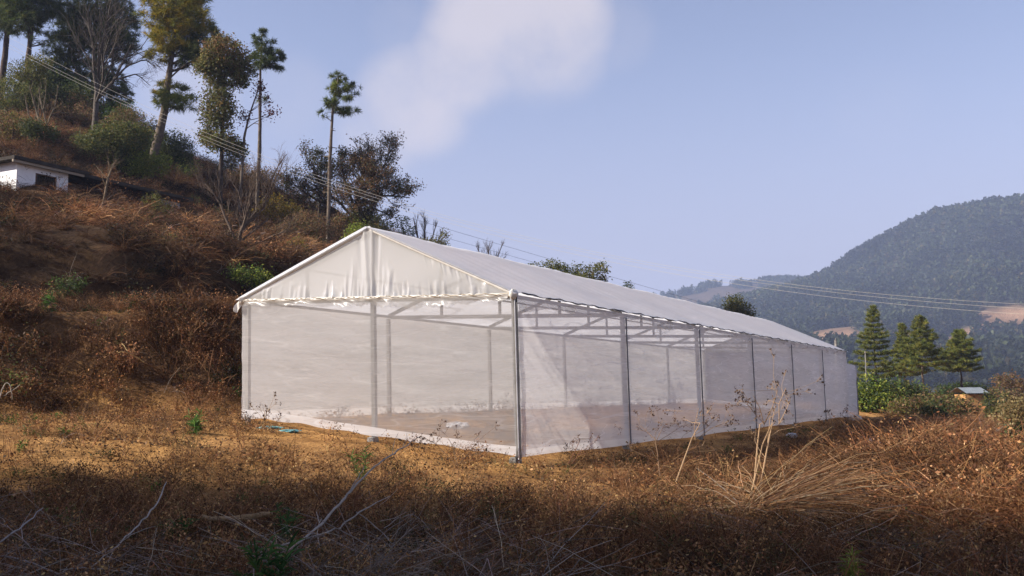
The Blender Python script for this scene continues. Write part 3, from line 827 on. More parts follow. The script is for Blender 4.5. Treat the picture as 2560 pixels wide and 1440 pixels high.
# --- little green herbs in the soil
gp = [green_proto(6, 0.22, GREEN, 0.07) for _ in range(5)] + [green_proto(7, 0.28, [(0.13, 0.14, 0.04), (0.10, 0.12, 0.035)], 0.05) for _ in range(4)]
x, y = pts(2600, -12, 16, 7, 40, lambda x, y: np.clip(0.05 + 1.2 * fbm(x * .6, y * .6, 52), 0, 1) * (scoord(x, y) < 6), 10)
o = scatter('green_herbs', gp, with_z(x, y), R.uniform(0.5, 1.3, len(x)), mat=M_LEAF)
# brush added on the unseen spur's crest to break up its shade over the near ground
rg = np.random.default_rng(8)
x, y = rg.uniform(-33.5, -28.5, 330), rg.uniform(-20, 10, 330)
o = scatter('crest_shade_brush', bp + dk, with_z(x, y), rg.uniform(1.2, 3.4, 330))
#SECTION trees
# ------------------------------------------------------------------ trees and shrubs
def curve_pts(a, b, n, sag, rg):
    a, b = np.array(a, float), np.array(b, float)
    L = np.linalg.norm(b - a)
    t = np.linspace(0, 1, n)[:, None]
    w = rg.normal(0, 0.035 * L, 3)
    return a + (b - a) * t + np.array([0, 0, 1]) * sag * L * 4 * t * (1 - t) + w * np.sin(PI * t) 
def sample_blob(c, r, n, rg, shell=0.55):
    d = rg.normal(size=(n, 3)); d /= np.linalg.norm(d, axis=1, keepdims=True)
    rad = rg.uniform(shell ** 3, 1, n) ** (1 / 3)
    lump = 1 + 0.22 * np.sin(d[:, 0] * 5 + c[0]) * np.cos(d[:, 2] * 4 + c[2])
    return c + d * r * (rad * lump)[:, None]
def tufts(mb, P, out, L, w, cols, k, rg, droop=0.1):
    """needle tufts at points P pointing along out"""
    n = len(P)
    d = rg.normal(size=(n, k, 3)); d /= np.linalg.norm(d, axis=2, keepdims=True)
    d = d * 0.9 + out[:, None]
    d[..., 2] += 0.25
    d /= np.linalg.norm(d, axis=2, keepdims=True)
    ln = L * rg.uniform(0.6, 1.2, (n, k, 1))
    A = P[:, None] + d * 0.02
    B = A + d * ln * 0.55
    C_ = A + d * ln; C_[..., 2] -= droop * ln[..., 0]
    PP = np.stack([A, B, C_], 2).reshape(-1, 3, 3)
    c = pal(cols, n, rg, 0.35)
    mb.ribbons(PP, taper(n * k, 3, w, w * 0.35, rg), np.repeat(c, k, 0), rg)
def tree(name, label, trunk, blobs, Y, kind='needle', cols=GREEN, bark=(0.16, 0.105, 0.07), dens=1.0, leaf=0.13, cat='tree', group=None, base=None, stubs=0, depth_k=0.9, seed=None, limb=True, shell=0.45, nl=0.30, flat=1.0, parts=('trunk', 'crown')):
    rg = np.random.default_rng(abs(hash(label)) % 99991 if seed is None else seed)
    tp = [at(px, py, Y) for px, py, w in trunk]
    rad = [w * ppm(Y) * 0.43 for px, py, w in trunk]
    gz = G1(tp[0][0], Y) - 0.1
    if gz < tp[0][2]:
        tp.insert(0, np.array([tp[0][0], Y, gz])); rad.insert(0, rad[0] * 1.15)
    tp = np.array(tp); rad = np.array(rad)
    # resample the trunk
    s = np.r_[0, np.cumsum(np.linalg.norm(np.diff(tp, axis=0), axis=1))]
    q = np.linspace(0, s[-1], max(8, int(s[-1] / 0.5)))
    T = np.stack([np.interp(q, s, tp[:, k]) for k in range(3)], -1)
    T += np.c_[np.convolve(rg.normal(0, 0.03, len(q)), np.ones(3) / 3, 'same'), np.convolve(rg.normal(0, 0.03, len(q)), np.ones(3) / 3, 'same'), np.zeros(len(q))]
    rr = np.interp(q, s, rad)
    root = thing(name, label, cat, T[0], group)
    wood, crown = MB(), MB()
    wood.tube(T, rr * (1 + 0.06 * rg.normal(size=len(rr))), bark, 8)
    for _ in range(stubs):
        i = rg.integers(2, len(T) - 2); a = rg.uniform(0, 2 * PI)
        wood.tube(curve_pts(T[i], T[i] + np.array([math.cos(a), math.sin(a), 0.15]) * rg.uniform(0.2, 0.5), 3, 0, rg), [0.03, 0.025, 0.012], bark, 4)
    for bl in blobs:
        px, py, rx, ry = bl[:4]
        cc = bl[4] if len(bl) > 4 and bl[4] is not None else cols
        dn = bl[5] if len(bl) > 5 else 1.0
        dy = rg.normal(0, 0.25) * rx * ppm(Y) if len(bl) < 7 else bl[6]
        c = at(px, py, Y); c[1] += dy
        r = np.array([rx * ppm(Y), rx * ppm(Y) * depth_k, ry * ppm(Y) * flat])
        vol = r[0] * r[1] * r[2] * 4.19
        area = (r[0] * r[1] * r[2]) ** (2 / 3) * 12.6
        # limbs
        if limb:
            for _ in range(max(2, int(2 + area * 0.5))):
                e = sample_blob(c, r * 0.75, 1, rg, 0.2)[0]
                zt = e[2] - np.linalg.norm(e[:2] - T[0, :2]) * 0.35
                i = int(np.argmin(np.abs(T[:, 2] - zt) + 0.001 * np.arange(len(T))))
                r0 = min(rr[i] * 0.5, 0.015 + 0.02 * np.linalg.norm(e - T[i]))
                lp = curve_pts(T[i], e, 6, rg.uniform(-0.08, 0.06), rg)
                wood.tube(lp, np.linspace(r0, r0 * 0.25, 6), bark, 4, False)
                for _ in range(2):
                    e2 = lp[3] + rg.normal(0, 0.35, 3) * r
                    wood.tube(curve_pts(lp[3], e2, 3, 0, rg), [r0 * 0.4, r0 * 0.3, r0 * 0.15], bark, 3, False)
        if kind == 'needle':
            r = r * 1.06
            n = int((area * 33 + vol * 17) * dens * dn) + 8
            Pc = sample_blob(c, r * 1.12, max(5, n // 9), rg, shell)
            P = Pc[rg.integers(0, len(Pc), n)] + rg.normal(0, 1, (n, 3)) * np.array([1, 1, 0.5]) * min(0.26, 0.16 * r[0])
            out = (P - c) / r; out /= np.linalg.norm(out, axis=1, keepdims=True) + 1e-6
            out *= 0.7
            tufts(crown, P, out, nl, 0.028, cc, 11, rg)
        else:
            n = int((area * 170 + vol * 80) * dens * dn * (0.13 / leaf) ** 1.4) + 16
            # leaf clusters
            m_ = max(4, n // 14)
            Pc = sample_blob(c, r, m_, rg, shell)
            P = Pc[rg.integers(0, m_, n)] + rg.normal(0, leaf * 1.1, (n, 3))
            crown.leaves(P, leaf, pal(cc, n, rg, 0.4), 0.5, 0.25, rg)
    wood.build(parts[0], M_BARK, root, True)
    if crown.n: crown.build(parts[1], M_NEEDLE if kind == 'needle' else M_LEAF, root)
    return root
def bare_tree(name, label, stems, Y, cols, levels=4, spread_=0.5, up=0.25, leafs=None, cat='tree', group=None, seed=1, nb=4, lk=0.62, tipleaf=0, r0=None, bend=0.1, leaf=0.09):
    """stems: list of [(px,py,width_px)...] main limbs drawn from the ground up; twigs grow on them"""
    rg = np.random.default_rng(seed)
    p0 = at(stems[0][0][0], stems[0][0][1], Y)
    p0[2] = min(p0[2], G1(p0[0], Y))
    root = thing(name, label, cat, p0, group)
    wood, crown = MB(), MB()
    tips = []
    def grow(p, d, L, r, lev):
        n = 4
        q = [p]; dd = d.copy()
        for k in range(n):
            dd = dd + rg.normal(0, bend, 3) + np.array([0, 0, up * 0.12]); dd /= np.linalg.norm(dd)
            q.append(q[-1] + dd * L / n)
        q = np.array(q)
        wood.tube(q, np.linspace(r, r * 0.5, n + 1), cols[0], 4 if lev > 1 else 3, False)
        tips.append(q[-1])
        if lev <= 0: return
        for k in range(nb):
            t = rg.uniform(0.25, 1.0)
            i = min(int(t * n), n - 1); b = q[i] + (q[i + 1] - q[i]) * (t * n - i)
            nd = dd + rg.normal(0, spread_, 3) + np.array([0, 0, up]); nd /= np.linalg.norm(nd)
            grow(b, nd, L * lk * rg.uniform(0.7, 1.2), r * 0.5, lev - 1)
    for st in stems:
        P = np.array([at(a, b, Y) for a, b, w in st]); w = np.array([w * ppm(Y) / 2 for _, _, w in st])
        yj = rg.normal(0, 0.15)
        P[:, 1] += yj * (P[:, 2] - P[0, 2]) * 0.9
        if st is stems[0] or P[0, 2] < p0[2] + 0.5: P[0, 2] = min(P[0, 2], G1(P[0, 0], P[0, 1]) - 0.1)
        s = np.r_[0, np.cumsum(np.linalg.norm(np.diff(P, axis=0), axis=1))]
        q = np.linspace(0, s[-1], max(6, int(s[-1] / 0.35)))
        T = np.stack([np.interp(q, s, P[:, k]) for k in range(3)], -1); T[1:] += rg.normal(0, 0.02, T[1:].shape)
        rr = np.interp(q, s, w)
        wood.tube(T, rr, cols[0], 6, False)
        nt = int(s[-1] * 2.2) + 2
        for k in range(nt):
            t = rg.uniform(0.3, 1.0) if k else 1.0
            i = min(int(t * (len(T) - 1)), len(T) - 2)
            d = T[i + 1] - T[i]; d /= np.linalg.norm(d)
            nd = d + rg.normal(0, spread_, 3) + np.array([0, 0, up]); nd /= np.linalg.norm(nd)
            grow(T[i], nd, s[-1] * 0.32 * (1.25 - t * 0.6) * rg.uniform(0.6, 1.2), max(rr[i] * 0.5, 0.006), levels - 2)
    wood.build('trunk', M_BARK, root, True)
    if tipleaf:
        tp = np.array(tips)
        P = np.repeat(tp, tipleaf, 0) + rg.normal(0, 0.12, (len(tp) * tipleaf, 3))
        k = rg.uniform(0, 1, len(P)) < 0.7
        crown.leaves(P[k], leaf, pal(leafs, k.sum(), rg), 0.5, 0.3, rg)
        crown.build('crown', M_LEAF, root)
    return root
PINE = [(0.075, 0.10, 0.03), (0.10, 0.13, 0.034), (0.055, 0.075, 0.028), (0.14, 0.15, 0.04)]
PINEL = [(0.15, 0.18, 0.038), (0.11, 0.14, 0.034), (0.20, 0.21, 0.045)]
GOLDP = [(0.32, 0.26, 0.03), (0.24, 0.22, 0.03), (0.40, 0.29, 0.03), (0.14, 0.15, 0.03)]
BROAD = [(0.15, 0.155, 0.05), (0.11, 0.125, 0.042), (0.19, 0.165, 0.055), (0.17, 0.12, 0.045)]
BROADR = [(0.22, 0.125, 0.055), (0.17, 0.13, 0.045), (0.12, 0.12, 0.042)]
DEADL = [(0.11, 0.035, 0.030), (0.08, 0.028, 0.025), (0.14, 0.05, 0.04)]
BARK1, BARK2, BARKP = (0.085, 0.058, 0.045), (0.13, 0.10, 0.075), (0.06, 0.045, 0.036)
GH = 'pines on the hill crest'
tree('pine_tree', 'tall dark pine with bare double trunk at the left edge of the photo', [(4, 210, 18), (14, 120, 16), (22, 40, 13), (30, -70, 6)],
     [(20, 15, 60, 38), (-25, 50, 55, 38), (10, -60, 70, 50), (75, 62, 26, 16, None, 0.5), (35, 70, 20, 12, None, .4)], 72, cols=PINE, bark=BARK1, group=GH, seed=1, stubs=8)
tree('pine_tree', 'pine with long clear trunk and flat spreading crown, second from the left edge', [(60, 250, 16), (70, 160, 15), (78, 60, 12), (85, -80, 5)],
     [(85, 20, 62, 30), (128, 20, 26, 22), (55, 60, 48, 22), (95, -35, 60, 38), (100, 92, 36, 14, PINEL, 0.4), (40, -30, 55, 40)], 70, cols=PINE, bark=BARK1, group=GH, seed=2, stubs=6)
tree('pine_tree', 'mid height pine with several flat green tiers between two taller pines', [(165, 300, 12), (170, 180, 12), (178, 70, 8)],
     [(165, 105, 36, 16, PINEL), (150, 140, 38, 15, PINEL), (215, 130, 38, 30), (180, 72, 46, 22), (215, 180, 40, 24, None, .5), (160, 178, 40, 20), (175, 215, 42, 22), (130, 215, 40, 22, PINEL)], 74, cols=PINE, bark=BARKP, group=GH, seed=3)
tree('pine_tree', 'broadest dark pine, crown cut by the photo top behind a bare grey tree', [(228, 345, 15), (236, 150, 13), (246, -90, 7)],
     [(250, 30, 70, 50), (302, 62, 46, 46), (322, 108, 24, 20), (218, 62, 42, 34), (270, -50, 62, 50), (190, 62, 42, 22, PINEL), (262, 95, 50, 26), (300, 135, 26, 12), (232, 200, 40, 22, None, .5)], 76, cols=PINE, bark=BARK1, group=GH, seed=4)
tree('pine_tree', 'slim pine with low tufted crown left of the sky gap on the hill crest', [(272, 330, 10), (280, 200, 9), (286, 60, 5)],
     [(282, 215, 34, 26), (300, 240, 24, 18), (262, 190, 26, 20), (285, 80, 30, 22), (255, 255, 34, 20)], 73, cols=PINE, bark=BARK2, group=GH, seed=5)
tree('pine_tree', 'tall leaning pine with a crown coloured golden on its sunlit side', [(384, 388, 27), (398, 330, 25), (412, 270, 21), (424, 180, 17), (434, 90, 12), (442, -50, 5)],
     [(440, 25, 60, 42, GOLDP), (398, 52, 36, 24, GOLDP), (478, 62, 46, 30, GOLDP), (402, 88, 26, 16, GOLDP), (430, 108, 46, 20, GOLDP), (518, 78, 26, 20, PINEL), (492, 118, 44, 20, PINE),  # clumps coloured golden on the sunlit left, green on the right
      (398, 140, 24, 16, GOLDP), (414, 220, 22, 24, GOLDP), (456, 238, 30, 14, PINEL, .8), (394, 244, 14, 10, GOLDP), (440, 264, 40, 12, PINEL, .8), (470, 155, 28, 12, PINE, .7), (450, -40, 70, 40, PINEL), (505, 150, 26, 12, PINE), (545, 95, 16, 12, PINE)], 64, cols=GOLDP, bark=BARK2, group=GH, seed=6, stubs=4, dens=1.05, nl=0.36)
tree('broadleaf_tree', 'dense broadleaf tree of stacked dark clumps with reddish top beside the golden pine', [(553, 425, 13), (556, 330, 12), (560, 235, 10), (562, 150, 6)],
     [(560, 132, 56, 38, BROADR), (520, 172, 34, 22, BROAD), (606, 168, 30, 28), (585, 200, 38, 14), (540, 205, 30, 14), (548, 245, 36, 22), (552, 275, 42, 22), (544, 305, 38, 22), (525, 340, 32, 18), (560, 358, 46, 24), (592, 372, 24, 18), (560, 160, 60, 25)], 60, 'leaf', BROAD, BARKP, leaf=0.17, seed=7, dens=1.6)
tree('pine_tree', 'thin pine with clear pale trunk and small tufted top right of the broadleaf tree', [(645, 470, 11), (649, 320, 10), (651, 190, 7), (655, 90, 3)],
     [(656, 108, 24, 24, None), (660, 145, 32, 18), (688, 155, 22, 15), (640, 148, 16, 11), (652, 86, 14, 10), (700, 138, 10, 8), (655, 245, 10, 8, PINEL, .5)], 62, cols=PINE, bark=BARK2, group=GH, seed=8, stubs=10, nl=0.28)
tree('dead_tree', 'dying slender tree with hanging dark red leaves beside the thin pine', [(600, 482, 9), (612, 340, 7), (626, 275, 5), (648, 215, 3)],
     [(648, 222, 16, 22, None, .7), (614, 290, 16, 11, None, .7), (678, 286, 22, 8, None, .7), (664, 250, 12, 12, None, .7), (606, 300, 10, 9, None, .6)], 60, 'leaf', DEADL, BARK2, leaf=0.15, seed=9, dens=0.75)
tree('pine_tree', 'solitary small topped pine with stubby bare trunk above the tangled bush', [(822, 478, 11), (828, 350, 10), (833, 270, 7), (846, 195, 4)],
     [(850, 212, 24, 18, PINEL), (862, 238, 24, 15), (840, 262, 26, 10), (878, 272, 24, 8), (820, 258, 16, 8, None, .5), (846, 190, 16, 9), (808, 285, 10, 7, None, .4), (890, 215, 8, 6, None, .5)], 58, cols=PINEL + PINE, bark=BARK2, group=GH, seed=10, stubs=26, nl=0.27)
bare_tree('bare_tree', 'tall leafless grey tree with fine twigs in front of the broadest pine', [[(234, 350, 17), (238, 290, 15), (242, 240, 12), (248, 150, 8), (268, 50, 5), (285, -30, 2)], [(242, 245, 8), (238, 200, 7), (236, 120, 5), (225, 40, 3)],
          [(245, 245, 9), (285, 200, 7), (305, 160, 5), (330, 110, 3)], [(270, 215, 6), (320, 165, 4), (365, 150, 3), (392, 170, 1.5)], [(290, 200, 5), (340, 185, 3), (375, 215, 1.5)]], 62, [(0.10, 0.083, 0.067)], 4, 0.5, 0.1, seed=11, nb=4)
bare_tree('bare_tree', 'broad leafless tree with forked limbs on the brown slope left of the greenhouse ridge', [[(598, 655, 16), (594, 615, 13), (606, 570, 9), (622, 520, 6), (640, 440, 3)], [(594, 620, 10), (570, 560, 7), (545, 500, 5), (515, 460, 3), (485, 440, 2)],
          [(604, 575, 8), (650, 530, 6), (672, 470, 4), (700, 400, 2)], [(606, 600, 7), (640, 570, 4), (668, 545, 3)], [(605, 625, 9), (660, 605, 6), (710, 580, 3), (745, 560, 2)], [(612, 545, 6), (600, 490, 4), (575, 440, 2)], [(660, 500, 5), (690, 430, 3), (720, 390, 2)]], 41, [(0.12, 0.085, 0.062)], 4, 0.42, 0.35, seed=12, nb=5)
OLV0 = [(0.10, 0.105, 0.03), (0.07, 0.08, 0.028)]
BRN = [(0.22, 0.125, 0.065), (0.16, 0.10, 0.055), (0.12, 0.115, 0.045), (0.25, 0.145, 0.07)]
bare_tree('tangled_tree', 'large rounded tangle of twigs and brown leaves on the crest above the greenhouse ridge', [[(884, 575, 20), (886, 520, 16), (900, 460, 9), (905, 390, 4)], [(880, 560, 12), (830, 520, 8), (775, 490, 5), (735, 460, 3)], [(886, 520, 10), (940, 470, 6), (985, 450, 3), (1005, 470, 2)],
          [(885, 515, 9), (860, 450, 6), (850, 390, 3)], [(890, 500, 8), (950, 430, 5), (975, 370, 2)], [(882, 540, 8), (810, 470, 5), (770, 400, 2)], [(890, 520, 8), (960, 490, 5), (1025, 495, 2)], [(888, 540, 8), (930, 520, 5), (980, 540, 2)]], 66, [(0.085, 0.062, 0.048)], 4, 0.6, 0.25, BRN + OLV0, seed=13, nb=6, tipleaf=5, leaf=0.14)
tree('evergreen_shrub', 'dark evergreen bush growing inside the tangled tree near the solitary pine', [(800, 520, 8), (802, 420, 5)], [(798, 405, 22, 36), (822, 420, 20, 26), (850, 470, 30, 40, BRN, .35), (800, 470, 30, 30, None, .5)], 67, 'leaf', BROAD, BARKP, leaf=0.15, cat='shrub', seed=14)
tree('evergreen_shrub', 'dark bushy shrub under the right side of the tangled tree', [(915, 600, 9), (915, 560, 6)], [(905, 545, 46, 36, None, .9), (945, 565, 28, 24), (860, 560, 40, 26, BRN, .8), (900, 490, 56, 46, BRN, .55), (945, 450, 46, 40, BRN, .5), (900, 410, 40, 34, BRN, .4), (845, 480, 40, 40, BRN, .4)], 65, 'leaf', BROAD, BARKP, leaf=0.14, cat='shrub', seed=15)
tree('leafy_shrub', 'small grey green shrub right of the greenhouse ridge peak', [(1010, 620, 6), (1008, 570, 3)], [(1002, 556, 26, 18, None, .5), (1020, 580, 24, 18, None, .5)], 62, 'leaf', [(0.10, 0.12, 0.06), (0.07, 0.09, 0.045)], BARK2, leaf=0.13, cat='shrub', seed=16)
bare_tree('bare_shrub', 'leafless upright shrub behind the near end of the roof', [[(1055, 640, 6), (1060, 590, 4), (1062, 540, 2)], [(1052, 635, 5), (1040, 580, 3), (1035, 545, 1.5)], [(1058, 635, 5), (1082, 590, 3), (1092, 555, 1.5)], [(1060, 635, 4), (1095, 600, 3), (1112, 580, 1.5)]], 62, [(0.13, 0.10, 0.085)], 4, 0.3, 0.4, cat='shrub', seed=17, nb=4)
tree('leafy_shrub', 'dark low shrub hanging over the roof line beside the leafless upright shrub', [(1095, 650, 6), (1095, 610, 4)], [(1098, 604, 24, 10), (1112, 590, 10, 18, None, .6), (1060, 612, 26, 9)], 60, 'leaf', BROAD, BARKP, leaf=0.12, cat='shrub', seed=18)
bare_tree('bare_shrub', 'small fan shaped leafless tree standing alone above the roof line', [[(1228, 700, 6), (1226, 660, 4), (1220, 615, 1.5)], [(1228, 690, 5), (1205, 640, 3), (1190, 612, 1.5)], [(1228, 690, 5), (1245, 640, 3), (1258, 606, 1.5)], [(1230, 690, 4), (1255, 650, 2), (1266, 640, 1.5)]], 62, [(0.11, 0.09, 0.09)], 4, 0.35, 0.4, seed=19, nb=4)
BAMB = [(0.16, 0.165, 0.045), (0.11, 0.13, 0.04), (0.20, 0.17, 0.05), (0.07, 0.09, 0.03)]
tree('bamboo_clump', 'yellow green leafy clump with rounded plumes rising behind the middle of the roof', [(1430, 760, 6), (1428, 690, 4)], [(1386, 664, 28, 15), (1410, 676, 22, 12), (1440, 690, 24, 16), (1448, 674, 14, 12), (1490, 678, 28, 17, BROAD + BAMB), (1502, 704, 18, 14, BROAD), (1465, 700, 30, 16), (1330, 664, 14, 6), (1420, 715, 70, 25)], 60, 'leaf', BAMB, BARK2, leaf=0.13, cat='bamboo', seed=20, dens=1.1)
tree('leafy_shrub', 'tiny pale green bush top peeking over the roof right of the yellow green clump', [(1568, 770, 4), (1568, 730, 2)], [(1568, 716, 13, 7), (1566, 740, 16, 16)], 62, 'leaf', [(0.14, 0.17, 0.07)], BARK2, leaf=0.12, cat='shrub', seed=21)
tree('broadleaf_tree', 'round dark green tree peeking above the far end of the roof', [(1850, 850, 8), (1848, 790, 5)], [(1832, 757, 26, 16), (1858, 776, 26, 16), (1828, 775, 24, 16), (1870, 788, 16, 12), (1845, 800, 40, 20)], 75, 'leaf', [(0.10, 0.10, 0.03), (0.06, 0.075, 0.026), (0.14, 0.12, 0.035)], BARKP, leaf=0.16, seed=22, dens=1.2)
RP = [(0.19, 0.21, 0.045), (0.14, 0.165, 0.04), (0.27, 0.25, 0.05), (0.09, 0.115, 0.035)]
GR = 'pines past the far end of the greenhouse'
def conifer(label, px, ptop, pbot, hw, Y, seed, bark, lean=0.0, side=1.0):
    rg = np.random.default_rng(seed)
    top, bot = at(px, ptop, Y), at(px + lean, pbot, Y)
    base = np.array([bot[0], Y, G1(bot[0], Y) - 0.1])
    root = thing('pine_tree', label, 'tree', base, GR)
    wood, crown = MB(), MB()
    n = 16
    T = np.array([base + (top - base) * t for t in np.linspace(0, 1, n)]); T[1:-1, :2] += rg.normal(0, 0.03, (n - 2, 2))
    H = np.linalg.norm(top - base)
    wood.tube(T, np.linspace(0.10, 0.015, n), bark, 8)
    Hc = top[2] - bot[2]; R0 = 1.2 * hw * ppm(Y)
    z = 0.05
    P, O = [], []
    while z < Hc:
        f = z / Hc                                   # 0 at the top
        r = R0 * (0.10 + 0.90 * f ** 0.85) * rg.uniform(0.78, 1.12)
        c = top + (base - top) * (z / H)
        nb = int(4 + 5 * f)
        a0 = rg.uniform(0, 6)
        for k in range(nb):
            a = a0 + k * 2 * PI / nb + rg.normal(0, 0.25)
            L = r * rg.uniform(0.6, 1.12)
            if f > 0.7 and rg.uniform() < 0.25: continue
            d = np.array([math.cos(a), math.sin(a), 0.0])
            q = np.array([c + d * L * t + np.array([0, 0, 1]) * L * (0.22 * t * t - 0.10 * t) * (1 if f > 0.25 else 2.5) for t in np.linspace(0, 1, 5)])
            wood.tube(q, np.linspace(0.03, 0.008, 5) * (0.5 + f), bark, 4, False)
            m = max(3, int(L / 0.085))
            for t in np.linspace(0.28, 1.0, m):
                i = min(int(t * 4), 3); p = q[i] + (q[i + 1] - q[i]) * (t * 4 - i)
                w = 0.26 * L * (1.15 - t)
                for _ in range(3):
                    P.append(p + np.array([-d[1], d[0], 0]) * rg.normal(0, w) + np.array([0, 0, rg.uniform(-0.02, 0.05)])); O.append(d * 0.55 + np.array([0, 0, 0.35]))
        z += (0.22 + 0.26 * f) * rg.uniform(0.85, 1.2) * Hc / 5.2
    tufts(crown, np.array(P), np.array(O), 0.20, 0.026, RP, 10, rg, 0.05)
    wood.build('trunk', M_BARK, root, True); crown.build('crown', M_NEEDLE, root)
conifer('tall pointed pine nearest the far end of the greenhouse', 2182, 768, 950, 56, 72, 23, BARKP, 8)
conifer('young pine squeezed between the tall pointed pine and the broad tiered pine', 2254, 812, 945, 40, 78, 24, BARK2, 10)
conifer('broad tiered pine in the middle of the row with a pale trunk foot', 2298, 794, 935, 64, 70, 25, BARK2, 8)
conifer('shorter pine at the right end of the row with a wide lowest tier', 2398, 828, 935, 62, 74, 26, BARKP, 4)
